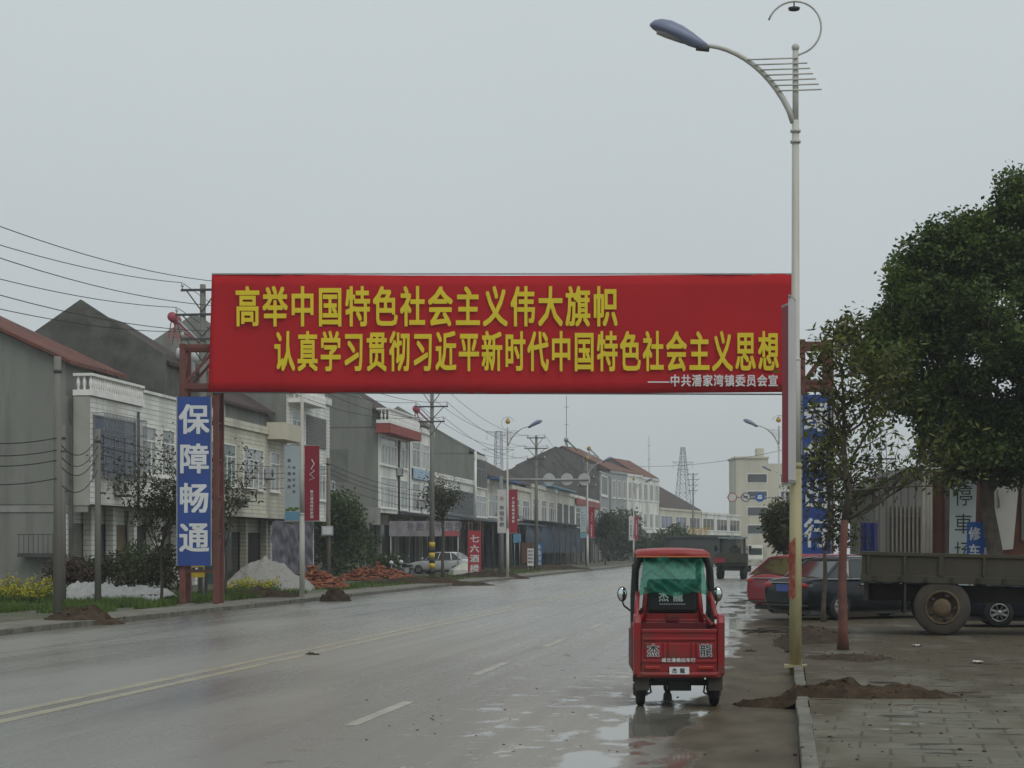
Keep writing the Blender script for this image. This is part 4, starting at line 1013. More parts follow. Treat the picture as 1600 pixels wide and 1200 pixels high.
for dz, lb in ((0, 'topmost sagging telephone cable'), (-.3, 'second sagging telephone cable from the top'), (-.55, 'third sagging telephone cable from the top'), (-1.0, 'lowest sagging telephone cable')):
    chain(None, lb, [(far_l[0], far_l[1], 4.35+dz), (pA[0], pA[1]-.1, 4.5+dz), (pC[0], pC[1], pC[2]-.2+dz), (pD[0], pD[1], pD[2]-.3+dz), (sg[0]-3, sg[1]+2, 5.2+dz)], .5)
a = atd(985, 190); c = atd(1235, 135)
cable('single cable crossing the road high in front of the far pylon', (a[0], a[1], zat(728,190)), (c[0]+2, c[1], zat(690,135)), .6, .016)

# lattice pylons
def pylon(label, px, d, ytop, ybase, w0, w1, arms, m):
    x, y_ = atd(px, d); z1_ = zat(ytop, d); t = thing('lattice_pylon', label, 'pylon', (x, y_, 0), YAW + .3, 'lattice pylons')
    b = MB(); n = 12; th = max(.07, .55*d/F)
    def cor(k):
        wd = (w0 + (w1-w0)*k/n)*d/F/2; z = z1_*k/n; return [Vector((i*wd, j*wd, z)) for i, j in ((-1,-1),(1,-1),(1,1),(-1,1))]
    for k in range(n):
        a, c = cor(k), cor(k+1)
        for i in range(4):
            b.bar(a[i], c[i], th); b.bar(a[i], c[(i+1) % 4], th*.6); b.bar(a[(i+1) % 4], c[i], th*.6); b.bar(c[i], c[(i+1) % 4], th*.6)
    b.build('tower', m, t)
    for zz, half in arms:
        z = zat(zz, d); hw = half*d/F; q = MB().bar((-hw,0,z),(hw,0,z),th*1.3).bar((-hw,0,z),(0,0,z-hw*.4),th*.8).bar((hw,0,z),(0,0,z-hw*.4),th*.8); q.build('crossarm', m, t)
        ins = MB()
        for s_ in (-1, 1): ins.cyl((s_*hw*.9,0,z-th),(s_*hw*.9,0,z-1.4),th*.7,6)
        ins.build('insulator', insulator, t)
pyl_b = mat('blue_grey_pylon_steel', (.16,.19,.24), .6, .1, 1); pyl_g = mat('grey_pylon_steel', (.10,.105,.11), .6, .1, 1)
pylon('blue-grey lattice tower with wide flat crossarms above the shop roofs', 779, 330, 674, 740, 17, 9, ((675, 21), (702, 26)), pyl_b)
pylon('dark tapering lattice pylon on the horizon beside the office block', 1067, 450, 699, 858, 34, 5, ((722, 18), (733, 10)), pyl_g)
for px, yt, d_, lb in ((885, 618, 330, 'tall thin radio mast above the dark gable roof'), (1014, 682, 420, 'short thin radio mast above the far orange roofs')):
    x, y_ = atd(px, d_); t = thing('radio_mast', lb, 'mast', (x, y_, 0), 0, 'radio masts'); MB().tube([(0,0,0),(0,0,zat(yt,d_))], [.12,.05], 6).build('pole', pyl_g, t)
    b = MB()
    for k in range(3): z = zat(yt,d_)-2-3*k; b.bar((-.4,0,z),(.4,0,z),.06)
    b.build('antenna', pyl_g, t)

# solar water heaters on roofs
def solar(label, px, py, d, m_tank, m_frame, s=1.0, flip=1):
    x, y_ = atd(px, d); t = thing('solar_water_heater', label, 'solar heater', (x, y_, zat(py, d)), YAW, 'solar water heaters on roofs'); t.scale = (s,)*3
    MB().lathe([(.05,-.85),(.24,-.82),(.26,-.7),(.26,.7),(.24,.82),(.05,.85)], (-.35*flip,0,1.35), 'Y', 16).build('tank', m_tank, t)
    f = MB()
    for y2_ in (-.65, .65):
        f.bar((-.6*flip,y2_,0),(-.4*flip,y2_,1.15),.05); f.bar((-.05*flip,y2_,.0),(-.3*flip,y2_,1.15),.05); f.bar((1.0*flip,y2_,0),(-.25*flip,y2_,1.2),.05); f.bar((-.55*flip,y2_,.4),(.6*flip,y2_,.4),.04)
    f.bar((1.0*flip,-.65,0),(1.0*flip,.65,0),.06); f.build('frame', m_frame, t)
    tb = MB()
    for k in range(12): y2_ = -.62+.113*k; tb.cyl((1.02*flip,y2_,.08),(-.2*flip,y2_,1.28),.035,6)
    tb.build('tube_bank', mat('solar_tube', (.30,.31,.33), .25, .1, 3), t)
sol_red = mat('red_solar_tank', (.34,.06,.08), .5, .1, 2); sol_yel = mat('yellow_solar_tank', (.36,.27,.08), .5, .1, 2)
solar('red solar water heater on the roof beside the banner corner', 283, 537, 84, sol_red, sol_red, .82)
solar('red solar water heater on the white house roof near the hazard-banded pole', 658, 668, 136, sol_red, sol_red, .95)
solar('grey solar water heater on the dark far gable ridge', 889, 704, 272, steel, dark_iron, 1.15)
solar('yellow solar water heater on the orange-roofed far gable', 924, 716, 286, sol_yel, steel, 1.1)
t = thing('water_tank', 'white plastic water tank on a roof behind the red gantry frame', 'tank', (*atd(293, 86), zat(566,86)), YAW); MB().lathe([(.1,-.5),(.3,-.46),(.33,-.3),(.33,.3),(.3,.46),(.1,.5)], (0,0,.33), 'X', 16).build('tank', letter_white, t); MB().box(-.3,-.2,-.25,.25,-.6,.05).box(.2,.3,-.25,.25,-.6,.05).build('cradle', steel, t)

# ------------------------------------------------------------------ vehicles
frm_dark = mat('dark_chassis', (.02,.02,.02), .8, .2, 3)
def wheel(p, c, r, wd, axis='X', tm=None, rm=None, spokes=8, face=1, name='wheel', disc=False):
    b = MB(); b.lathe([(r*.62,-wd/2),(r*.9,-wd/2),(r,-wd*.32),(r,wd*.32),(r*.9,wd/2),(r*.62,wd/2)], (0,0,0), axis, 28)
    o = b.build(name, tm or tyre, p); o.location = c; hole = MB()
    q = MB(); q.lathe([(r*.63,-wd*.42),(r*.63,wd*.42)], (0,0,0), axis, 24); mrim = rm or alloy
    for s_ in (-1, 1):
        h = s_*(wd*.5+.003); q.lathe([(r*.63,h),(r*.58,h+s_*.012),(r*.55,h)], (0,0,0), axis, 24); q.lathe([(r*.17,h),(r*.14,h+s_*.015),(.001,h+s_*.015)], (0,0,0), axis, 12)
        if disc: q.lathe([(r*.6,h-s_*.004),(r*.5,h+s_*.0),(r*.32,h-s_*.002),(r*.28,h+s_*.03),(r*.12,h+s_*.035),(.001,h+s_*.035)], (0,0,0), axis, 24)
        for k in range(spokes):
            a = 2*math.pi*k/spokes + .4; ca, sa = math.cos(a), math.sin(a)
            P = lambda rr: ((h+s_*.006, rr*ca, rr*sa) if axis == 'X' else (rr*sa, h+s_*.006, rr*ca))
            if disc: hole.ball([x_*1.0 for x_ in P(r*.43)], (.012 if axis == 'X' else .045, .045 if axis == 'X' else .012, .035), 8, 6); continue
            q.bar(P(r*.12), P(r*.57), .05 if r > .25 else .02, .012) if axis == 'X' else q.bar(P(r*.12), P(r*.57), .012, .05 if r > .25 else .02)
    rm_ = q.build('rim', [mrim], o)
    if disc:
        h_ = hole.build('rim_hole', frm_dark, o)
    return o
def hidden_rim_back(): pass

def car(name, label, loc, rz, paint, sedan=True, rimm=None, plate=True, ln=4.6, hgt=1.45, wid=1.76, group=None, emblem=True):
    # local: +x forward, origin at ground under the centre
    t = thing(name, label, 'car', loc, rz, group); hl = ln/2; hw = wid/2
    def ring(x, zb, zt_, w_, crown=.05):
        pts = []
        for a, b_ in ((.0,zb), (.86,zb), (.97,zb+.08), (1.0,zb+(zt_-zb)*.45), (.985,zb+(zt_-zb)*.72), (.93,zt_-.03), (.8,zt_), (0,zt_+crown)):
            pts.append((x, a*w_*hw, b_))
        return [Vector(p) for p in pts] + [Vector((p[0], -p[1], p[2])) for p in reversed(pts[1:-1])]
    bt = (.98 if sedan else 1.0)*hgt/1.45
    st = [(-hl,.40,bt-.22,.80),(-hl+.04,.28,bt-.10,.90),(-hl+.18,.22,bt-.02,.965),(-hl+.75,.19,bt,1.0),(-.3,.18,bt-.02,1.0),(hl-1.5,.18,bt-.05,1.0),(hl-.6,.2,bt-.17,.985),(hl-.2,.22,bt-.25,.93),(hl-.04,.28,bt-.34,.85),(hl,.38,bt-.42,.75)]
    MB().loft([ring(*s_) for s_ in st]).build('body', paint, t, subsurf=1)
    # greenhouse
    def gr(x, z, w_): return x, z, w_
    if sedan: lo = [(-hl+.55,.88),(-1.0,.93),(0,.93),(.75,.92),(hl-1.35,.86)]; hi = [(-1.12,.66),(-.85,.70),(-.1,.72),(.35,.70),(.5,.66)]
    else: lo = [(-hl+.12,.86),(-1.0,.93),(0,.93),(.75,.92),(hl-1.2,.86)]; hi = [(-hl+.6,.66),(-.95,.71),(-.1,.73),(.3,.71),(.5,.66)]
    gl = MB(); rings = []
    for (xl_, wl_), (xh, wh) in zip(lo, hi):
        top = hgt-.04 if xh not in (hi[0][0], hi[-1][0]) else hgt-.09
        rings.append((xl_, wl_*hw, xh, wh*hw, top))
    vs = []; fs = []
    for xl_, wl_, xh, wh, top in rings: vs += [(xl_,wl_,bt-.04),(xh,wh,top),(xh,-wh,top),(xl_,-wl_,bt-.04)]
    for i in range(4):
        a, c = i*4, i*4+4; fs += [(a,a+1,c+1,c),(a+2,a+3,c+3,c+2),(a+1,a+2,c+2,c+1)]
    fs += [(0,3,2,1),(16,17,18,19)]
    gl.add(vs, fs); glo = gl.build('window_glass', mat('car_glass', (.03,.035,.035), .05, .0, spec=.8), t)
    rf = MB(); rr = []
    for xl_, wl_, xh, wh, top in rings:
        rr.append([Vector((xh, wh+.012, top-.01)), Vector((xh, wh*.85, top+.035)), Vector((xh, 0, top+.055)), Vector((xh, -wh*.85, top+.035)), Vector((xh, -wh-.012, top-.01)), Vector((xh,0,top-.012))])
    rf.loft(rr)
    for s_ in (-1, 1):
        for i in (0, 1, 2, 4):
            xl_, wl_, xh, wh, top = rings[i]; rf.bar((xl_, s_*(wl_+.004), bt-.05), (xh, s_*(wh+.006), top+.01), .07 if i in (0,4) else .05, .03)
    rf.build('roof', paint, t)
    ch = MB()
    for s_ in (-1, 1):
        for i in range(4): ch.bar((rings[i][0], s_*(rings[i][1]+.008), bt-.035), (rings[i+1][0], s_*(rings[i+1][1]+.008), bt-.035), .015, .025)
        for i in range(4): ch.bar((rings[i][2], s_*(rings[i][3]+.022), rings[i][4]-.005), (rings[i+1][2], s_*(rings[i+1][3]+.022), rings[i+1][4]-.005), .012, .02)
    ch.build('chrome_trim', alloy, t)
    for s_ in (-1, 1):
        for x in (-hl+.98, hl-.92): wheel(t, (x, s_*(hw-.11), .31), .31, .2, 'Y', rm=rimm)
        MB().ball((hl-1.25, s_*(hw+.1), bt+.04), (.07,.11,.075), 10, 6).build('wing_mirror', paint, t)
        MB().ball((-hl+.07, s_*hw*.66, bt-.19), (.07,.22,.075), 12, 8).build('tail_light', mat('tail_light_red', (.35,.02,.02), .2, 0), t)
        MB().ball((hl-.12, s_*hw*.66, bt-.36), (.1,.2,.07), 12, 8).build('headlight', lamp_glass, t)
        for x in (-.75, .35): MB().box(x, x+.16, s_*(hw+.004)-.012, s_*(hw+.004)+.012, bt-.17, bt-.145).build('door_handle', alloy, t)
    MB().box(-hl-.03, -hl+.06, -hw*.55, hw*.55, bt-.13, bt-.105).build('boot_trim', alloy, t)
    MB().box(-hl-.035, -hl+.15, -hw*.86, hw*.86, .33, .36).build('rear_bumper_line', dark_iron, t)
    if plate:
        pb = MB().box(-hl-.035, -hl+.02, -.22, .22, bt-.32, bt-.16).build('number_plate', mat('plate_blue', (.06,.10,.32), .4), t)
    MB().box(-hl+.25, hl-.25, -hw*.8, hw*.8, .13, .24).build('underbody', dark_iron, t)
    return t
paint_black = mat('black_car_paint', (.009,.012,.016), .2, 0, spec=.4); paint_red = mat('red_car_paint', (.25,.018,.032), .2, 0, spec=.6)
paint_navy = mat('navy_car_paint', (.010,.014,.026), .2, 0, spec=.6); paint_silver = mat('silver_car_paint', (.52,.54,.55), .25, 0, spec=.6)
def place_car(px_rear, d_rear, head, ln, wid=1.76):           # rear-centre on the bearing
    x, y_ = atd(px_rear, d_rear); return (x + math.cos(head)*ln/2, y_ + math.sin(head)*ln/2, .12)
hd_ = R(38)
car('parked_car', 'black saloon with chrome boot trim and blue number plate, parked rear to the road', place_car(1224, 44.3, hd_, 4.6), hd_, paint_black)
hd_ = R(38)
car('parked_car', 'red hatchback parked just beyond the black saloon', place_car(1194, 47.4, hd_, 4.3), hd_, paint_red, sedan=False, ln=4.3, hgt=1.5, plate=False)
x, y_ = atd(1562, 40.0)
car('parked_car', 'dark navy car mostly hidden behind the dump truck, its spoked front wheel showing', (x - (4.6/2-.92)*-1 - .02, y_+.75, .12), R(180), paint_navy)
x, y_ = atd(692, 128)
car('parked_car', 'silver-white saloon parked under the shop canopy by the red restaurant sign', (x, y_, .1), R(165), paint_silver, plate=False)

def cargo_tricycle():
    x, y_ = gnd(1058, 1102); t = thing('cargo_tricycle', 'red three-wheeled cargo tricycle with cab and green tarpaulin, standing on the wet road', 'tricycle', (x, y_, 0), R(6.5)); t.scale = (.945, 1, 1)
    red = mat('red_trike_paint', (.24,.012,.016), .32, .12, 3, dirt=(.13,.04,.03), dscale=3.5); red_d = mat('dark_red_paint', (.13,.012,.015), .4, .15, 3)
    blk = mat('black_plastic', (.016,.016,.017), .45, .1, 5); mudf = mat('muddy_black', (.05,.044,.035), .85, .2, 6)
    for s_ in (-1, 1): wheel(t, (s_*.435, 0, .255), .255, .105, 'X', rm=dark_iron, spokes=6)
    wheel(t, (0, 2.05, .255), .255, .10, 'X', rm=dark_iron, spokes=6)
    # cargo box
    b = MB(); b.box(-.5,.5,-.36,.98,.38,.44)
    for s_ in (-1, 1):
        b.box(min(s_*.47,s_*.51), max(s_*.47,s_*.51), -.30, .98, .36, .90)
        for k in range(3): b.box(min(s_*.51,s_*.527), max(s_*.51,s_*.527), -.2+.4*k, -.12+.4*k, .38, .88)
    b.box(-.47,.47,.94,.98,.44,.93)
    b.build('cargo_box', red, t, bevel=.012)
    for s_ in (-1, 1):
        q = MB(); pl = [(-.40,.36),(-.30,.36),(-.26,.9),(-.22,1.0),(-.27,1.04),(-.37,1.02),(-.415,.94)]
        q.prismx(pl, min(s_*.445,s_*.53), max(s_*.445,s_*.53)); q.build('corner_post', red, t, bevel=.02)
    tg = MB(); tg.box(-.44,.44,-.385,-.345,.40,.87)
    tg.box(-.44,.44,-.402,-.387,.83,.87); tg.box(-.42,.42,-.405,-.387,.745,.775)
    for a, c in ((-.40,-.20), (-.125,.125), (.20,.40)): tg.box(a, c, -.402, -.387, .555, .715)
    for a in (-.185, .145): tg.box(a, a+.04, -.399, -.387, .555, .715)
    tg.box(-.44,.44,-.401,-.387,.50,.535)
    tgo = tg.build('tailgate', red, t, bevel=.006)
    for ch, x0_ in (('杰', -.375), ('龍', .235)):
        letters(MB(), ch, (x0_,-.4045,.563), (1,0,0), (0,0,1), .145, .145, .055).build('lettering', letter_white, tgo)
        letters(MB(), ch, (x0_,-.4075,.563), (1,0,0), (0,0,1), .145, .145, .014).build('lettering', letter_black, tgo)
    letters(MB(), TEXTS['s'], (-.205,-.4035,.505), (1,0,0), (0,0,1), .052, .05, True, pitch=.057).build('lettering', letter_white, tgo)
    bp = MB(); bp.box(-.49,.49,-.40,-.37,.335,.40); bp.box(-.44,.44,-.42,-.40,.355,.385); bp.build('bumper', red, t, bevel=.012)
    for s_ in (-1, 1): MB().box(min(s_*.22,s_*.40), max(s_*.22,s_*.40), -.412, -.387, .43, .465).build('tail_light', mat('trike_tail_light', (.30,.03,.02), .2, 0), t, bevel=.006)
    np_ = MB().box(-.115,.115,-.425,-.405,.375,.455).build('number_plate', letter_white, t)
    letters(MB(), '杰龍', (-.085,-.4275,.385), (1,0,0), (0,0,1), .06, .06, True, pitch=.09).build('lettering', letter_black, np_)
    for s_ in (-1, 1):
        q = MB(); q.prismx([(-.33,.19),(-.31,.19),(-.26,.36),(.28,.36),(.28,.38),(-.33,.38)], min(s_*.345,s_*.51), max(s_*.345,s_*.51)); q.build('mudguard', mudf, t)
        q = MB().tube([(s_*.33,-.02,.26),(s_*.31,-.05,.15),(s_*.34,.02,.13)], .012, 6).build('brake_cable', blk, t)
    ch = MB(); ch.box(-.36,.36,-.05,.03,.225,.29).box(-.12,.16,-.12,.12,.17,.34); ch.box(-.22,-.15,-.3,2.0,.29,.37).box(.15,.22,-.3,2.0,.29,.37).box(-.3,.3,-.3,-.24,.30,.36)
    ch.box(-.28,.22,.9,1.5,.16,.3); ch.build('chassis', blk, t, bevel=.01)
    # cab: roof, pillars, screen
    rf = MB(); rings = []
    for yy, dz, wv in ((.80,-.02,.43), (.86,.0,.455), (1.5,.02,.46), (2.0,.0,.44), (2.25,-.06,.40), (2.3,-.1,.36)):
        z = 1.70 + dz; rings.append([Vector((a*wv, yy, z+h_)) for a, h_ in ((-1,-.025),(-1,.0),(-.9,.03),(-.4,.045),(0,.048),(.4,.045),(.9,.03),(1,.0),(1,-.025),(0,-.02))])
    rf.loft(rings); rfo = rf.build('cab_roof', mat('faded_red_roof', (.28,.03,.03), .4, .1, 3), t)
    MB().box(-.462,.462,.79,.82,1.655,1.672).build('roof_edge', mat('orange_trim', (.42,.14,.05), .5), rfo)
    pil = MB()
    for s_ in (-1, 1):
        pil.tube([(s_*.47,.95,.42),(s_*.475,.95,1.2),(s_*.46,.93,1.5),(s_*.42,.9,1.63),(s_*.36,.9,1.665)], [.05,.05,.048,.045,.04], 8)
        pil.tube([(s_*.40,2.45,.8),(s_*.41,2.2,1.3),(s_*.40,2.05,1.66)], .04, 8)
        pil.box(min(s_*.455,s_*.50), max(s_*.455,s_*.50), .95, 2.2, .32, .78)
        pil.box(min(s_*.42,s_*.50), max(s_*.42,s_*.50), .92, 1.06, .4, 1.58)
    pil.box(-.42,.42,.88,.94,1.60,1.66); pil.box(-.42,.42,2.2,2.5,.3,.95); pil.box(-.4,.4,2.12,2.2,.9,1.0)
    pil.build('cab_frame', blk, t, bevel=.012)
    MB().box(-.39,.39,2.14,2.15,.98,1.62).build('windscreen', mat('screen_plastic', (.8,.82,.82), .08, 0, alpha=.25), t)
    fr = MB()
    for s_ in (-1, 1):
        fr.tube([(s_*.475,.20,.98),(s_*.455,.52,1.16),(s_*.44,.78,1.24)], .03, 8)
        fr.tube([(s_*.36,.93,.90),(s_*.34,.95,1.12),(s_*.32,.97,1.3)], .032, 8)
        fr.tube([(s_*.45,.45,.88),(s_*.38,.8,.98),(s_*.34,.95,1.0)], .022, 8)
    fr.box(-.36,.36,.955,.985,.93,1.0); fr.build('red_frame', red, t)
    MB().box(-.08,.08,.9,.94,.90,.975).box(-.42,.42,.915,.939,.50,.9).build('inner_board', red_d, t, bevel=.01)
    st = MB().box(-.315,.315,.93,1.02,1.0,1.40); sto = st.build('seat_back', mat('black_vinyl', (.016,.016,.018), .5, .1, 6, bump=.1), t, bevel=.045)
    MB().box(-.35,.35,1.05,1.5,.68,.82).build('seat', mat('black_vinyl', (.016,.016,.018), .5), t, bevel=.04)
    for ch, xx in (('杰', -.175), ('龍', .0)): letters(MB(), ch, (xx,.9265,1.135), (1,0,0), (0,0,1), .13, .12, True).build('lettering', letter_white, sto)
    q = MB()
    for k in range(12): q.box(-.16+.027*k, -.16+.027*k+.018, .924, .9285, 1.10, 1.115)
    q.build('lettering', grey_box, sto)
    # handlebar and mirrors
    hb_ = MB().tube([(-.36,1.72,1.02),(-.2,1.85,1.06),(0,1.9,1.02),(.2,1.85,1.06),(.36,1.72,1.02)], .016, 8).tube([(0,1.9,1.02),(0,2.05,.26)], .03, 8); hb_.build('handlebar', blk, t)
    for s_ in (-1, 1):
        mx_ = s_*.605; st_ = MB().tube([(s_*.46,1.6,.98),(mx_*.96,1.55,1.07),(mx_,1.52,1.13)], .011, 6).build('mirror_stalk', blk, t)
        sh = MB().ball((mx_,1.54,1.21), (.062,.03,.092), 14, 10).build('mirror', blk, t)
        MB().ball((mx_,1.522,1.21), (.052,.018,.08), 14, 10).build('mirror_glass', mat('mirror_glass', (.7,.75,.75), .05, 0, metal=1.0), sh)
    # green tarpaulin
    def tf(u, v):
        wv = .365 + (.07*v**1.5); xx = (u*2-1)*wv
        yy = .80 - .1*v - .05*math.sin(math.pi*u)*v
        n1 = noise.noise(Vector((u*4 + v*2.5, v*1.2 - u*1.2, 4))); n2 = noise.noise(Vector((u*9 - v*4, v*3, 8)))
        zz = 1.665 - v*(.43 + .03*abs(u*2-1)**2) - .02*n1*v
        if v > .85: zz += .02*math.sin(u*9)*((v-.85)/.15)
        cr = abs(noise.noise(Vector((u*4.5 - v*3.2, v*.8 + u*.6, 3)))) + .7*abs(noise.noise(Vector((u*6 + v*4, u*1.2, 7))))
        return (xx, yy - .07*n1 - .03*n2 + .11*cr, zz)
    tm = bpy.data.materials.new('green_tarpaulin'); tm.use_nodes = True; N = tm.node_tree.nodes; Lk = tm.node_tree.links; pb = N['Principled BSDF']
    pb.inputs['Base Color'].default_value = (.035,.27,.18,1); pb.inputs['Roughness'].default_value = .35
    trn = N.new('ShaderNodeBsdfTranslucent'); trn.inputs[0].default_value = (.08,.46,.33,1); tp = N.new('ShaderNodeBsdfTransparent'); tp.inputs[0].default_value = (.5,.88,.76,1)
    m1 = N.new('ShaderNodeMixShader'); m1.inputs[0].default_value = .5; m2 = N.new('ShaderNodeMixShader'); m2.inputs[0].default_value = .46
    Lk.new(pb.outputs[0], m1.inputs[1]); Lk.new(trn.outputs[0], m1.inputs[2]); Lk.new(m1.outputs[0], m2.inputs[1]); Lk.new(tp.outputs[0], m2.inputs[2]); Lk.new(m2.outputs[0], N['Material Output'].inputs[0])
    MB().grid(tf, 44, 30).build('tarpaulin', tm, t, fix=False)
cargo_tricycle()

def dump_truck():
    x, y_ = atd(1472, 36.2); t = thing('dump_truck', 'muddy grey-green flatbed truck parked across the pavement, tail towards the road', 'truck', (x, y_, .12), R(-2))
    bed = mat('muddy_green_paint', (.046,.044,.028), .75, .25, 2, dirt=(.05,.036,.021), dscale=1.8); frm = mat('muddy_black_steel', (.028,.025,.02), .8, .3, 3)
    k = 36.2/F; L0 = (1345-1472)*k*.99; z0, z1_ = 1.05, 1.54; tip = math.radians(1.4)
    def part(mb, name, m, **kw):
        o = mb.build(name, m, t, **kw); o.rotation_euler = (0, tip, 0); return o
    L1_ = 3.2
    b = MB(); b.box(L0, L1_, 0, .05, z0, z1_).box(L0, L1_, 2.05, 2.1, z0, z1_).box(L0, L0+.05, .05, 2.05, z0, z1_).box(L1_-.05, L1_, .05, 2.05, z0, z1_+.3).box(L0, L1_, .05, 2.05, z0-.06, z0)
    b.box(L0-.02, L1_, -.035, -.001, z1_-.06, z1_+.012); b.box(L0-.02, L1_, -.03, -.001, z0-.07, z0+.07)
    for p in (1356, 1412, 1468, 1533): u = (p-1472)*k; wd = .1 if p == 1468 else .05; b.box(u-wd/2, u+wd/2, -.045, -.002, z0+.07, z1_-.06)
    for u in (1.6, 2.3): b.box(u, u+.05, -.045, -.002, z0+.07, z1_-.06)
    part(b, 'cargo_bed', bed, bevel=.008)
    for i in range(9): part(MB().box(L0+.2+.48*i, L0+.27+.48*i, -.055, -.032, z0-.05, z0+.05), 'hinge', frm)
    part(MB().box(L0-.03, L0-.012, .1, .35, .80, .92), 'tail_lamp', mat('dusty_red_lamp', (.16,.02,.015), .5, .1, 3))
    f = MB().box(L0+.1, 5.2, .55, .68, .62, .93).box(L0+.1, 5.2, 1.42, 1.55, .62, .93)
    for u in (L0+.3, -.9, .7, 2.0, 3): f.box(u, u+.1, .1, 2.0, .93, .99)
    f.box(-.35,.35,.5,1.6,.5,.64); f.box(L0+.05, L0+.13, .1, 2.0, .62, .98); part(f, 'chassis', frm)
    for u in (0, 4.1):
        for yy in ((.12,), (1.98,)):
            wheel(t, (u, yy[0], .53), .53, .26, 'Y', tm=tyre_muddy, rm=mat('muddy_rim', (.10,.072,.04), .85, .2, 4), spokes=5, disc=True)
    for yy in (.0, 1.86): part(MB().box(-.72, -.68, yy, yy+.3, .35, .97), 'mud_flap', frm)
    MB().cyl((0,.2,.53),(0,1.9,.53),.09).ball((0,1.05,.53),.22).build('axle', frm, t)
    c = MB(); c.prism([(3.4,.62),(3.4,2.2),(3.55,2.28),(4.6,2.26),(4.95,1.5),(5.4,1.35),(5.45,.62)], .1, 2.0); cab = part(c, 'cab', bed, bevel=.03)
    MB().box(3.65,4.45,.085,.097,1.45,2.05).box(3.65,4.45,2.003,2.015,1.45,2.05).build('window', glass_d, cab)
dump_truck()

def farm_truck():
    d_ = 112; x, y_ = atd(1143, d_); t = thing('farm_truck', 'small dark flatbed farm truck driving away on the road beyond the tricycle', 'truck', (x, y_, 0), R(0))
    dk = mat('grimy_dark_paint', (.035,.038,.03), .8, .25, 2, dirt=(.06,.055,.03), dscale=1.5); k = d_/F
    for s_ in (-1, 1):
        for yy in (0, 2.3): wheel(t, (s_*.68, yy, .40), .40, .34, 'X', tm=tyre, rm=frm_dark, spokes=5)
    MB().box(-.9,.9,-.9,2.0,.75,.95).box(-.55,.55,-.8,2.9,.5,.75).build('chassis', frm_dark, t, bevel=.01)
    b = MB().box(-.92,.92,-.95,-.89,.95,1.42).box(-.92,-.86,-.89,1.6,.95,1.4).box(.86,.92,-.89,1.6,.95,1.4).box(-.92,.92,1.55,1.6,.95,1.5); b.build('cargo_bed', dk, t, bevel=.01)
    MB().box(-1.0,-.35,-.99,-.955,.96,1.26).build('red_plate', mat('faded_red_plate', (.20,.02,.03), .6, .2, 3), t)
    c = MB().box(-.72,.78,1.7,3.1,.75,1.45); 
    for sx in (-.7, .7):
        for sy in (1.72, 3.0): c.box(sx-.05, sx+.05, sy, sy+.08, 1.45, 2.38)
    c.box(-.2,.5,1.72,1.78,1.45,1.85); cab = c.build('cab', dk, t, bevel=.015)
    MB().box(-.82,.88,1.5,3.3,2.38,2.47).build('cab_roof', mat('pale_blue_cab_roof', (.20,.26,.28), .5, .15, 2), cab)
    MB().box(-.66,.66,2.98,3.0,1.5,2.35).build('windscreen', mat('dim_glass', (.15,.17,.17), .1, .2, 2, alpha=.55), cab)
    MB().ball((.15,2.1,1.62),(.26,.2,.35)).build('seat_back', tyre, cab)
    for s_ in (-1, 1): MB().box(s_*1.02-.08,s_*1.02+.08,2.9,2.95,1.6,1.95).build('mirror', frm_dark, t); MB().cyl((s_*.72,2.95,1.75),(s_*1.0,2.93,1.75),.02,6).build('mirror_arm', frm_dark, t)
farm_truck()
# box van far right
x, y_ = atd(1186, 150); t = thing('box_van', 'cream box van facing the camera beyond the farm truck', 'van', (x, y_, 0), R(4))
van = mat('cream_van_paint', (.45,.45,.38), .5, .12, 2)
MB().prismx([(-.2,.45),(-.25,1.0),(-.05,1.25),(.25,1.9),(.4,2.05),(1.5,2.05),(1.5,.45)], -.85, .3).build('cab', van, t, bevel=.05)
MB().box(-.78,.22,-.04,.2,1.3,1.82).build('windscreen', glass_d, t); MB().box(-.85,.75,1.52,4.5,.6,2.1).build('cargo_box', van, t, bevel=.04)
for s_ in (-.72, .6):
    for yy in (.4, 3.6): wheel(t, (s_, yy, .33), .33, .2, 'X')
for s_ in (-.7, .15): MB().ball((s_,-.24,.85),(.12,.05,.1)).build('headlight', lamp_glass, t)

def motorcycle(label, px, d_, rz):
    x, y_ = atd(px, d_); t = thing('motorcycle', label, 'motorcycle', (x, y_, .1), rz, 'parked motorcycles')
    for yy in (-.62, .62): wheel(t, (0, yy, .29), .29, .1, 'X', rm=steel, spokes=8)
    MB().loft([[Vector((w_*math.cos(a), yy, z+h_*math.sin(a))) for a in [2*math.pi*j/10 for j in range(10)]] for yy, z, w_, h_ in ((-.75,.72,.05,.06),(-.4,.72,.12,.1),(0,.72,.13,.12),(.25,.78,.14,.15),(.45,.78,.06,.08))]).build('body', mat('bike_paint', (.03,.035,.04), .3, 0), t)
    MB().box(-.12,.12,-.15,.3,.28,.6).bar((0,.62,.3),(0,.42,.95),.06).bar((0,-.62,.3),(0,-.2,.5),.06).build('engine', steel, t)
    MB().tube([(-.36,.28,1.02),(-.15,.4,1.0),(.15,.4,1.0),(.36,.28,1.02)], .016, 6).build('handlebar', dark_iron, t)
    MB().lathe([(.02,.42),(.1,.44),(.12,.56)], (0,0,.92), 'Y', 14).build('headlight', letter_white, t)
    for s_ in (-1, 1): MB().bar((s_*.28,.33,1.02),(s_*.36,.3,1.22),.012).ball((s_*.37,.3,1.25),(.06,.015,.04)).build('mirror', alloy, t)
motorcycle('parked motorcycle beside the wider orange brick heap', 615, 104, R(178)); motorcycle('parked motorcycle beside the hazard-banded pole', 634, 110, R(160))

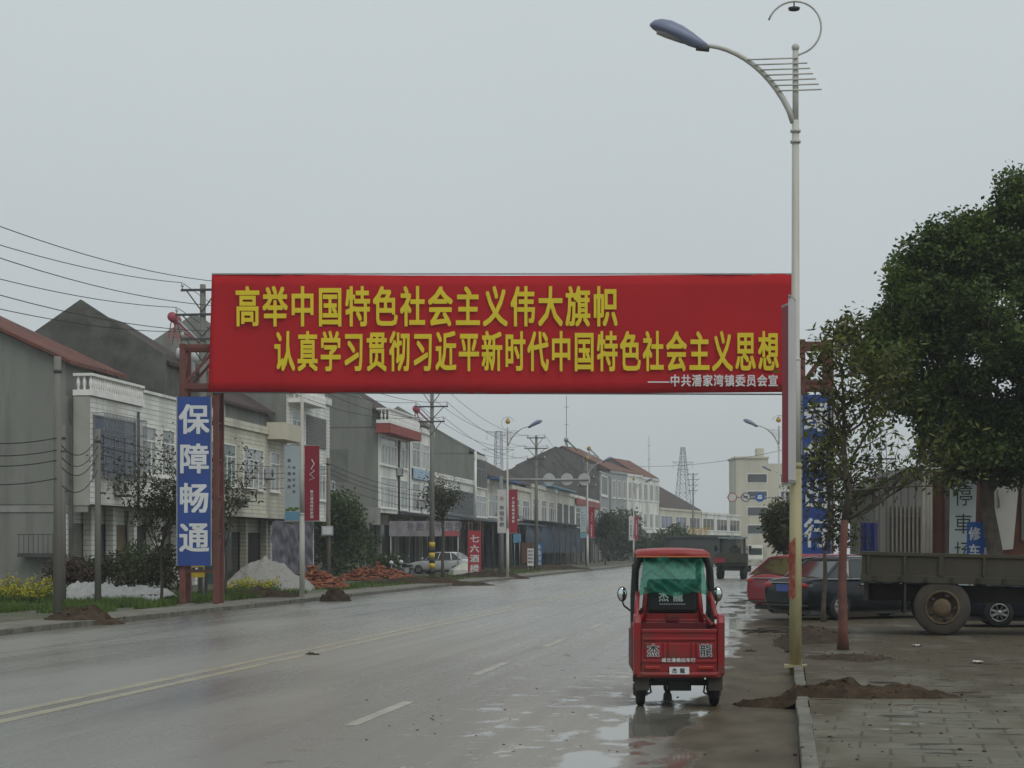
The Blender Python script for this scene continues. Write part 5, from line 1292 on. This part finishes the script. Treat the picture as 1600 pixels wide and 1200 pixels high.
# ------------------------------------------------------------------ vegetation, right side
x, y_ = gnd(1315, 1015, .12)
t = thing('street_tree', 'slender street tree with a red-painted trunk', 'tree', (x, y_, .12), 0, 'street trees on the paved side')
limb_tree(t, 5.4, 1.5, .085, 2.1, levels=3, nleaf=17, lsize=.13, laspect=.34, seed=14, painted=bark_red, kids=8, lm=leaf_yellow, lean=(.05,.0), leader=True, twig=.42, bias=.4)
x, y_ = gnd(1288, 972, .12)
t = thing('street_tree', 'thin dark street tree in front of the half-hidden blue gantry panel', 'tree', (x, y_, .12), 0, 'street trees on the paved side')
limb_tree(t, 4.3, .8, .06, 1.6, levels=3, nleaf=14, lsize=.14, laspect=.36, seed=23, kids=7, lm=leaf_olive, leader=True, twig=.5)
for i, (px, d_, lb, sd, hh) in enumerate(((1228, 78, 'bushy street tree hiding the end of the round-sign mast', 5, 3.5), (1238, 92, 'street tree behind the big lamp pole', 8, 3.6))):
    x, y_ = atd(px, d_); t = thing('street_tree', lb, 'tree', (x, y_, .12), 0, 'street trees on the paved side')
    limb_tree(t, hh, .45, .07, 1.3, levels=3, nleaf=20, lsize=.2, laspect=.4, seed=sd, kids=6, lm=leaf_olive, twig=.45)

def big_tree():
    d_ = 46.5; x, y_ = atd(1562, d_); k = d_/F
    t = thing('broadleaf_tree', 'large dense dark evergreen tree overhanging the flatbed truck', 'tree', (x, y_, .12))
    tr = MB(); tr.tube([(0,0,-.1),(-.05,0,1.2),(-.28,.05,2.6),(-.3,.1,4.2)], [.24,.2,.17,.14], 12)
    rnd = random.Random(3); tops = []
    for i in range(11):
        a = rnd.uniform(0, 6.28); r_ = rnd.uniform(.9, 2.4); e_ = Vector((r_*math.cos(a), r_*math.sin(a)*.8, rnd.uniform(4.6, 9)))
        s0 = Vector((-.28,.06,2.6 + rnd.random()*1.5)); m_ = s0.lerp(e_, .5) + Vector((0,0,-.3)); tr.tube([s0, m_, e_], [.09,.06,.02], 7)
    tr.build('trunk', bark, t)
    st_ = random.getstate(); random.seed(5); mb = MB(); n = 0
    # clump centres from the crown's real lobes (x, z in metres from the trunk foot)
    lobes = [((1570-1562)*k, 545, 2.45, 2.4, 2.45), (-1.8, 490, 1.1, 1.5, 1.1), (-2.45, 560, .95, 1.3, 1.1), (-1.3, 428, 1.1, 1.3, 1.0), (-.3, 390, 1.0, 1.2, .75), (.75, 352, 1.0, 1.2, .95), (1.8, 360, 1.4, 1.5, 1.5), (-1.25, 630, 1.15, 1.4, .95), (.2, 690, 2.1, 1.9, .9), (-.5, 712, .9, 1.4, .5), (1.4, 640, 1.6, 1.6, 1.2), (2.2, 560, 1.8, 1.8, 2.4), (1.9, 700, 1.6, 1.6, .9)]
    for ox, oy in ((1432,386),(1408,432),(1456,362),(1496,350),(1386,492),(1378,535),(1576,292),(1598,280),(1530,352),(1390,570),(1400,630),(1452,706),(1490,742),(1415,450),(1476,376),(1560,330)):
        c = Vector(((ox-1562)*k, random.uniform(-.7,.3), zat(oy, d_)-.12)); r_ = random.uniform(.26,.46)
        for q in range(3): leaf_cloud(mb, [gball(c + Vector((random.gauss(0,.12), random.gauss(0,.2), random.gauss(0,.12))), (r_,r_,r_*.8), .1) for _ in range(130)], .12, .6, .15)
    for lx_, ly, rx, ry, rz_ in lobes:
        zc = zat(ly, d_) - .12; vol = rx*ry*rz_; nc = int(14 + 13*vol)
        for i in range(nc):
            c = gball((lx_, 0, zc), (rx, ry, rz_), .45 if vol > 4 else .2); r_ = random.uniform(.28, .55)
            leaf_cloud(mb, [gball(c, (r_, r_, r_*.75), .25) for _ in range(int(270*r_/.4))], .12, .6, .15)
    mb.build('crown', leaf_dark, t, fix=False); random.setstate(st_)
big_tree()
bush('shrub', 'yellow-green shrub in the yard behind the dump truck bed', 'shrub', (*atd(1398, 62), .1), (1.3,1,.75), 1500, .16, leaf_green, 4)
x, y_ = atd(1395, 75)

# ------------------------------------------------------------------ right-hand yard: walls, signs
rustw = mat('rust_red_wall', (.14,.055,.038), .85, .3, 1.2, dirt=(.08,.05,.035), dscale=1.0)
d_ = 51; x, y_ = atd(1455, d_); wl = (1720-1455)/F*d_
t = thing('yard_wall', 'rust-red wall with a white metal door behind the parking board', 'wall', (x, y_, .1), YAW*0)
MB().box(0, wl, 0, .25, -.1, zat(738, d_)).build('wall', rustw, t)
MB().box(.35, .75, -.06, -.003, -.1, zat(735,d_)).build('pier', mat('grey_brown_pier', (.12,.105,.085), .85, .3, 2), t)
a = (1533-1455)/F*d_; c = (1585-1455)/F*d_
MB().prism([(a,zat(868,d_)),(a+.12,zat(730,d_)),(c+.1,zat(730,d_)),(c-.1,zat(864,d_))], -.05, -.004).build('white_door', mat('dirty_white_metal', (.60,.59,.53), .6, .12, 1), t)
MB().cyl((a+.42,-.08,zat(800,d_)),(a+.42,-.08,zat(770,d_)),.02).build('door_handle', steel, t)
MB().box(c+.12, c+.5, -.05, -.004, zat(850,d_), zat(735,d_)).build('tin_panel', mat('grey_tin', (.17,.165,.145), .7, .3, 2), t)
pp = MB()
for p in (1444, 1450, 1454): u = (p-1455)/F*d_; pp.cyl((u,-.1,-.05),(u,-.1,zat(736,d_)),.045)
pp.build('drainpipe', mat('cream_pipe', (.38,.36,.29), .6, .15, 2), t)
d_ = 50; x, y_ = atd(1484, d_); q = d_/F
t = thing('parking_sign', 'tall pale blue hand-lettered parking sign board leaning on the rust-red wall', 'sign', (x, y_-.25, .1), YAW*.5)
zt_ = zat(742, d_); wd = 41*q
MB().prism([(-.05,.25),(0,zt_),(wd,zt_),(wd-.12,.25)], 0, .04).build('panel', mat('pale_blue_board', (.58,.66,.65), .6, .15, 1), t)
letters(MB(), TEXTS['p'], (wd*.12, -.006, zat(792,d_)-.1), (1,0,0), (0,0,1), wd*.72, .56, False, vertical=True, pitch=.72).build('lettering', mat('green_black_ink', (.05,.07,.06), .7), t)
MB().box(.1,.16,.04,.1,-.02,zt_-.3).build('support_post', bark, t); MB().box(wd-.3,wd-.24,.04,.1,-.02,zt_-.3).build('support_post', bark, t)
d_ = 47; x, y_ = atd(1511, d_); q = d_/F; wd = 40*q
t = thing('repair_sign', 'blue repair sign board with white characters just behind the truck bed', 'sign', (x, y_, .1), YAW*.3)
MB().box(0, wd, 0, .05, zat(885,d_), zat(822,d_)).build('panel', sign_blue, t)
b = MB(); b2 = MB(); letters(b, '修车', (wd*.06, -.006, zat(851,d_)), (1,0,0), (0,0,1), wd*.46, .34, True, vertical=True, pitch=.42); letters(b2, '换胎', (wd*.64, -.006, zat(846,d_)), (1,0,0), (0,0,1), wd*.24, .18, True, vertical=True, pitch=.42); b.build('lettering', letter_white, t); b2.build('lettering', letter_white, t)
MB().box(.05,.11,.05,.11,-.02,zat(822,d_)).build('support_post', steel, t); MB().box(wd-.11,wd-.05,.05,.11,-.02,zat(822,d_)).build('support_post', steel, t)
# grey shed left of the wall
d_ = 66; x, y_ = atd(1368, d_)
t = thing('yard_shed', 'grey corrugated shed with a sloping roof and timber posts', 'shed', (x, y_, .1), YAW)
q = d_/F; wd = 76*q
tin = mat('corrugated_grey_tin', (.13,.13,.115), .7, .25, 1, streak=True, tile=(.25,30,.03))
MB().prism([(0,-.1),(0,zat(770,d_)),(wd*.6,zat(738,d_)),(wd,zat(735,d_)),(wd,-.1)], 0, 5).build('wall', tin, t)
MB().prism([(-.3,zat(772,d_)),(-.3,zat(769,d_)),(wd*.6,zat(735,d_)),(wd+.1,zat(732,d_)),(wd+.1,zat(735,d_)),(wd*.6,zat(738,d_)+.03)], -.3, 5.2).build('roof', cement_dark, t)
MB().box(wd*.3,wd*.95,-.04,-.004,.0,zat(812,d_)).build('doorway', interior, t)
for k in range(8): MB().box(wd*(.32+.085*k), wd*(.32+.085*k)+.06, -.1, -.045, 0, zat(795,d_)).build('post', mat('pale_timber', (.15,.135,.105), .8, .2, 3), t)
x, y_ = atd(1346, 60); q = 60/F; t = thing('blue_sheet', 'small dark blue sheet hung between posts beside the corrugated shed', 'tarpaulin', (x, y_, .1), YAW)
MB().grid(lambda u, v: (u*26*q, .05*math.sin(u*14), zat(866,60)+v*44*q), 16, 6).build('sheet', mat('deep_blue_sheet', (.012,.02,.12), .6, .15, 1), t); MB().cyl((0,.06,-.1),(0,.06,zat(818,60)),.03).build('post', bark, t); MB().cyl((26*q,.06,-.1),(26*q,.06,zat(818,60)),.03).build('post', bark, t)
x, y_ = atd(1432, 85); power_pole('power pole with two crossarms above the grey shed roof', (atd(1375, 90)[0], atd(1375, 90)[1], .1), zat(714,90), arms=2)
t = thing('roadside_house', 'grey house glimpsed beyond the shed between the thin trees and the big tree', 'house', (*atd(1395, 120), .1), YAW); q = 120/F
MB().box(0, 90*q, 0, 8, -.1, zat(770,120)).build('wall', cement, t); MB().prism([(-.4,zat(771,120)),(45*q,zat(740,120)),(90*q+.4,zat(771,120))], -.3, 8.3).build('roof', roof_brown, t)

# ------------------------------------------------------------------ soil, debris on the right
x, y_ = gnd(1330, 1091, .12)
mound('soil_heap', 'long low heap of dark soil lying across the kerb in front of the tall lamp', 'soil heap', (x-.05, y_+.35, 0), 1.3, .45, .18, soil, 0, 3, .5, 60, .11, 2.0, 'soil heaps by the kerb')
x, y_ = gnd(1268, 1004, .12); mound('soil_heap', 'soil heap around the foot of the thin tree behind the lamp pole', 'soil heap', (x, y_+2.0, 0), .75, 3.0, .22, soil, 0, 8, .4, 40, .11, 1.5, 'soil heaps by the kerb')
x, y_ = gnd(1330, 1030, .12); mound('soil_heap', 'thin patch of spread soil at the foot of the red-painted tree', 'soil heap', (x, y_+.3, 0), .85, 1.3, .07, soil, 0, 12, .4, 40, .12, 1.6, 'soil heaps by the kerb')
for i, (px, py, rx, ry, h, lb) in enumerate(((115, 970, 1.0, .9, .3, 'dark soil heap on the pavement below the thick concrete pole'), (400, 934, 1.5, 1.2, .3, 'low soil heap at the foot of the gravel heap'), (520, 935, .55, .6, .5, 'small upright lump of soil in front of the orange bricks'), (660, 912, 3.5, 1.4, .35, 'long soil bank beneath the hazard-banded pole'), (760, 902, 2.5, 1.2, .4, 'soil bank at the foot of the red restaurant sign'), (850, 890, 4, 1.4, .4, 'soil and rubble bank in front of the navy tarpaulin'))):
    x, y_ = gnd(px, py, .1); mound('soil_heap', lb, 'soil heap', (x, y_+ry*.8, 0), rx, ry, h, soil, 0, 20+i, .5, 30, .1, 1.6, 'soil heaps by the kerb')
brm = mat('dead_branch', (.05,.042,.033), .9, .2, 4)
x, y_ = gnd(1195, 992, 0); t = thing('branch_pile', 'bare fallen branches lying in the road edge mud behind the tall lamp', 'branches', (x, y_, .02))
rnd = random.Random(4); b = MB()
for k in range(16):
    p = Vector((rnd.uniform(-.5,.35), rnd.uniform(-.9,1.1), .03+.06*rnd.random())); a = rnd.gauss(0, .5); q = p + Vector((math.cos(a)*.9, math.sin(a)*.9, rnd.uniform(-.02,.08))); b.tube([p, p.lerp(q,.5)+Vector((0,rnd.gauss(0,.05),.03)), q], [.014,.011,.006], 5)
b.build('branches', brm, t)
rnd = random.Random(9)
cl = MB()
for k in range(110):
    px, py = rnd.uniform(1170,1590), rnd.uniform(1000,1190)
    if px < 1240: continue
    x, y_ = gnd(px, py, .12); s_ = rnd.uniform(.004,.016); cl.ball((x,y_,.12+s_*.2),(s_*1.3,s_,s_*.7),6,4)
tag(cl.build('soil_crumbs', soil), kind='stuff')
cl = MB()
for k in range(70):
    x, y_ = gnd(rnd.uniform(560,1200), 940+240*rnd.random()**.6, 0); s_ = rnd.uniform(.004,.012); cl.ball((x,y_,s_*.2),(s_*1.4,s_,s_*.6),6,4)
tag(cl.build('road_grit', soil), kind='stuff')
for i, (px, py, s_, lb) in enumerate(((487, 1023, .14, 'flat dark clod of mud lying on the open road beside the yellow line'), (1172, 1018, .1, 'dark stone lying on the mud beside the tricycle'), (1087, 985, .1, 'stone on the wet road edge right of the tricycle'))):
    if i == 2: continue
    x, y_ = gnd(px, py, 0); mound('mud_clod', lb, 'clod', (x, y_, 0), s_*1.6, s_, .06, soil, 0, 40+i, .4, 12, 0.0)
litter = mat('white_litter', (.5,.5,.48), .7, .1, 3)
for i, (px, py, lb) in enumerate(((1433, 1010, 'crumpled scrap of white paper on the pavement below the truck wheel'), (1528, 1036, 'small flat white scrap of litter near the crumbled soil'))):
    x, y_ = gnd(px, py, .12); rnd2 = random.Random(i)
    tag(MB().grid(lambda u, v: (x+(u-.5)*.14, y_+(v-.5)*.2, .125+.03*noise.noise(Vector((u*4+i*5,v*4,0)))+.02), 6, 6).build('litter', litter, fix=False), lb, 'litter', 'paper litter')

# ------------------------------------------------------------------ left verge: grass, flowers, shrubs, heaps
def blades(name, areas, m, n, h, wd, seed, z=.1, bend=.5):
    rnd = random.Random(seed); b = MB()
    for (x0, x1, y0_, y1_, hs) in areas:
        for k in range(n):
            x, y_ = rnd.uniform(x0,x1), rnd.uniform(y0_,y1_)
            if noise.noise(Vector((x*.9, y_*.45, seed))) < -.15: continue
            a = rnd.uniform(0,6.28); hh = h*hs*rnd.uniform(.5,1.2); dx, dy = math.cos(a)*wd, math.sin(a)*wd; lx_, ly_ = rnd.gauss(0,bend*hh), rnd.gauss(0,bend*hh)
            b.add([(x-dx,y_-dy,z-.01),(x+dx,y_+dy,z-.01),(x+lx_,y_+ly_,z+hh)], [(0,1,2)])
    return tag(b.build(name, m, fix=False), kind='stuff')
grass_m = leaf_mat('grass_blade', (.04,.08,.012), (.11,.17,.025), .5)
flower_m = leaf_mat('rape_flower', (.26, .24, .012), (.50, .44, .03), 1.5)
def XY(px, py): return gnd(px, py, .1)
blades('verge_grass', [(-21.5,-17.6,47,55,1.0), (-22,-17.6,55,66,.9), (-21,-17.7,62.5,70,1.0), (-20.5,-17.7,75,105,.6), (-22,-18,105,150,.6)], grass_m, 5500, .22, .02, 2)
def flowers(label, px0, px1, py, depth_, n, h, seed):
    x0, y0_ = XY(px0, py); x1, _ = XY(px1, py); rnd = random.Random(seed); st_ = MB(); fl = MB(); pts = []
    for k in range(n):
        x, y_ = rnd.uniform(x0,x1), y0_ + rnd.random()*depth_; hh = h*rnd.uniform(.55,1.2)*(.85+.7*noise.noise(Vector((x*1.3,y_*.8,seed))))
        st_.add([(x-.008,y_,.09),(x+.008,y_,.09),(x+rnd.gauss(0,.05),y_+rnd.gauss(0,.05),.1+hh)], [(0,1,2)])
        for j in range(3): pts.append((x+rnd.gauss(0,.05), y_+rnd.gauss(0,.05), .1+hh*rnd.uniform(.8,1.05)))
        for j in range(4): leaf_cloud(st_, [(x+rnd.gauss(0,.04), y_+rnd.gauss(0,.04), .1+hh*rnd.uniform(.2,.8))], .09, .4)
    leaf_cloud(fl, pts, .075, .8)
    t = thing('rapeseed_patch', label, 'flowers', (0,0,0), 0, 'rapeseed patches'); st_.build('stems', grass_m, t, fix=False)['kind'] = 'stuff'; fl.build('blossoms', flower_m, t, fix=False)['kind'] = 'stuff'
    return t
flowers('bright yellow rapeseed patch below the big grey end wall', -60, 48, 944, 3.5, 620, .6, 3)
flowers('yellow-green rapeseed patch in front of the grey gravel heap', 345, 412, 928, 3.0, 260, .55, 5)
x, y_ = XY(392, 924); mound('gravel_heap', 'conical pale grey gravel heap beside the red gantry column', 'gravel heap', (x, y_+2.4, 0), 1.95, 2.0, 1.38, gravel, 0, 2, .13, 60, .09, 1.25)
# white plastic sheeting
x0, y0_ = XY(60, 938); x1, _ = XY(256, 938)
t = thing('tarpaulin_heap', 'long white plastic tarpaulin draped over a low heap on the verge', 'tarpaulin', ((x0+x1)/2, y0_+1.2, .1))
hl_ = (x1-x0)/2
def tarp(u, v):
    xx = (u*2-1); yy = (v*2-1); e_ = max(0, 1-abs(yy)**2.2)*(1-abs(xx)**5); n_ = noise.noise(Vector((xx*4,yy*2,1))); n3 = abs(noise.noise(Vector((xx*9+yy*3,yy*5,6)))); n4 = abs(noise.noise(Vector((xx*22-yy*6,yy*12,3))))
    return (xx*hl_, yy*1.1 + .12*n_, (.10 + e_*(.36+.26*n_) - .26*n3*e_ + .14*n4) - .12*(abs(yy)**3))
MB().grid(tarp, 90, 40).build('sheet', mat('white_plastic_sheet', (.31,.315,.305), .4, .1, 2), t)
MB().box(-hl_*.92, hl_*.9, -.85, .85, -.03, .19).build('planks', mat('dark_planks', (.04,.033,.026), .9, .3, 2), t)
# brick heaps
brick_m = mat('red_brick', (.25,.082,.04), .85, .3, 5, dirt=(.14,.06,.035), dscale=3)
def bricks(label, px, py, rx, ry, h, n, seed):
    x, y_ = XY(px, py); rnd = random.Random(seed); b = MB(); t = thing('brick_heap', label, 'brick heap', (x, y_+ry*.7, .1), 0, 'heaps of red bricks')
    for k in range(n):
        a, r_ = rnd.uniform(0,6.28), rnd.random()**.5; zz = h*(1-r_)*rnd.uniform(.3,1); b.M = Matrix.Translation((math.cos(a)*r_*rx, math.sin(a)*r_*ry, .05+zz)) @ Matrix.Rotation(rnd.uniform(0,6.28),4,'Z') @ Matrix.Rotation(rnd.gauss(0,.5),4,'X'); b.box(-.12,.12,-.06,.06,-.03,.03)
    b.M = None; b.build('bricks', brick_m, t)
bricks('narrow orange brick heap right behind the lamp with pale and red flags', 478, 920, 1.5, 1.6, .95, 420, 1)
bricks('wider orange brick heap before the motorcycles', 578, 908, 2.3, 2.2, 1.0, 520, 2)
x, y_ = XY(422, 918); t = thing('site_barrier', 'small yellow metal barrier between the gravel and the bricks', 'barrier', (x, y_+1, .1), YAW); q = MB()
for a, c in (((-.35,0,0),(-.35,0,.72)), ((.35,0,0),(.35,0,.72)), ((-.35,0,.7),(.35,0,.7)), ((-.35,0,.3),(.35,0,.3)), ((-.35,.5,0),(-.35,0,.7)), ((.35,.5,0),(.35,0,.7))): q.bar(a, c, .045)
q.build('rails', hazard_y, t)
x, y_ = XY(722, 899); t = thing('white_shelter', 'small pointed white plastic cover on the verge below the red restaurant sign', 'cover', (x, y_+.5, .1), .4)
MB().loft([[Vector((sx*w_, sy*w_*.8, z)) for sx, sy in ((-1,-1),(1,-1),(1,1),(-1,1))] for w_, z in ((.85,0), (.75,.35), (.08,.8))], smooth=False).build('sheet', mat('cream_plastic', (.45,.45,.39), .6, .1, 2), t)
# shrubs in front of the first houses
sh = [(118, 66, 1.2, .95, leaf_red, 'reddish shrub at the foot of the first house corner'), (172, 67, 1.4, .95, leaf_olive, 'olive shrub behind the low end of the white tarpaulin, before the shutter'), (215, 69, 1.1, 1.2, leaf_green, 'green shrub behind the middle of the white tarpaulin'), (250, 68, 1.4, 1.2, leaf_olive, 'dark shrub under the small leafy tree beside the blue panel'), (610, 112, 1.5, .9, leaf_dark, 'dark low shrub behind the motorcycles')]
for i, (px, d_, r_, h, m_, lb) in enumerate(sh): bush('shrub', lb, 'shrub', (*atd(px, d_), .1), (r_, .9, h*.85), 2600, .13, m_, 30+i, 'shrubs before the first houses', clumps=14)
bush('round_shrub', 'big dark round evergreen shrub behind the meter box pole', 'shrub', (*atd(528, 118), .1), (3.0, 2.4, 3.0), 9000, .24, leaf_dark, 60, clumps=26)
bush('round_shrub', 'dark tall shrub with pale posts in front of the white three-storey far house', 'shrub', (*atd(971, 262), .1), (4.0, 3, 3.6), 5000, .5, leaf_far, 61, clumps=20)
for i, (px, d_, r_, h, lb) in enumerate(((1035, 232, 2.2, 2.1, 'light green rounded roadside bush beside the dark shop'), (1060, 240, 2.3, 2.5, 'taller rounded roadside bush touching the yellow roof letters'), (1012, 236, 1.7, 1.7, 'darkest low bush beside the lamp with edge-on flags'))):
    bush('roadside_bush', lb, 'bush', (*atd(px, d_), .1), (r_, 2, h), 3200, .38, leaf_green if i < 2 else leaf_dark, 70+i, 'rounded bushes before the far houses', clumps=16)
x, y_ = atd(252, 58); t = thing('street_tree', 'small leafy tree before the red-roofed white house, its twigs overlapping the blue panel', 'tree', (x, y_, .1), 0, 'street trees on the verge')
limb_tree(t, 4.6, .42, .05, 1.7, levels=3, nleaf=9, lsize=.12, laspect=.5, seed=31, kids=6, lm=leaf_olive, twig=.5)
x, y_ = atd(352, 66); t = thing('street_tree', 'small sparse tree between the red gantry column and the cream house', 'tree', (x, y_, .1), 0, 'street trees on the verge')
limb_tree(t, 5.0, .55, .05, 2.4, levels=3, nleaf=6, lsize=.13, laspect=.5, seed=37, kids=5, lm=leaf_olive, twig=.5)
x, y_ = atd(692, 112); t = thing('street_tree', 'thin upright street tree beside the hazard-banded pole, before the white car', 'tree', (x, y_, .1), 0, 'street trees on the verge')
limb_tree(t, 6.0, .2, .10, 3.3, levels=3, nleaf=7, lsize=.17, laspect=.45, seed=41, kids=6, lm=leaf_olive, twig=.6)
x, y_ = atd(946, 200); t = thing('street_tree', 'small street tree before the low house with the red-striped parapet', 'tree', (x, y_, .1), 0, 'street trees on the verge')
limb_tree(t, 5.4, .5, .08, 2.4, levels=3, nleaf=20, lsize=.3, laspect=.5, seed=43, kids=5, lm=leaf_far, twig=.8)
# far-off wood that closes the horizon
mb = MB(); random.seed(77)
for i in range(170):
    x = random.uniform(-330, 170); yy = random.uniform(560, 640); r_ = random.uniform(3, 6)
    leaf_cloud(mb, [gball((x, yy, r_*.8), (r_*1.3, r_, r_*.9)) for _ in range(60)], 2.2, .7)
tag(mb.build('distant_wood', leaf_far, fix=False), kind='stuff')

# ------------------------------------------------------------------ rainy air
hz = bpy.data.materials.new('haze_air'); hz.use_nodes = True; N = hz.node_tree.nodes; N.remove(N['Principled BSDF'])
pv = N.new('ShaderNodeVolumePrincipled'); pv.inputs['Color'].default_value = (.93, .96, .97, 1); pv.inputs['Density'].default_value = .0006; pv.inputs['Anisotropy'].default_value = .2
hz.node_tree.links.new(pv.outputs[0], N['Material Output'].inputs['Volume'])
tag(MB().box(-400, 200, -20, 700, -1.6, 45).build('haze', hz), kind='stuff')
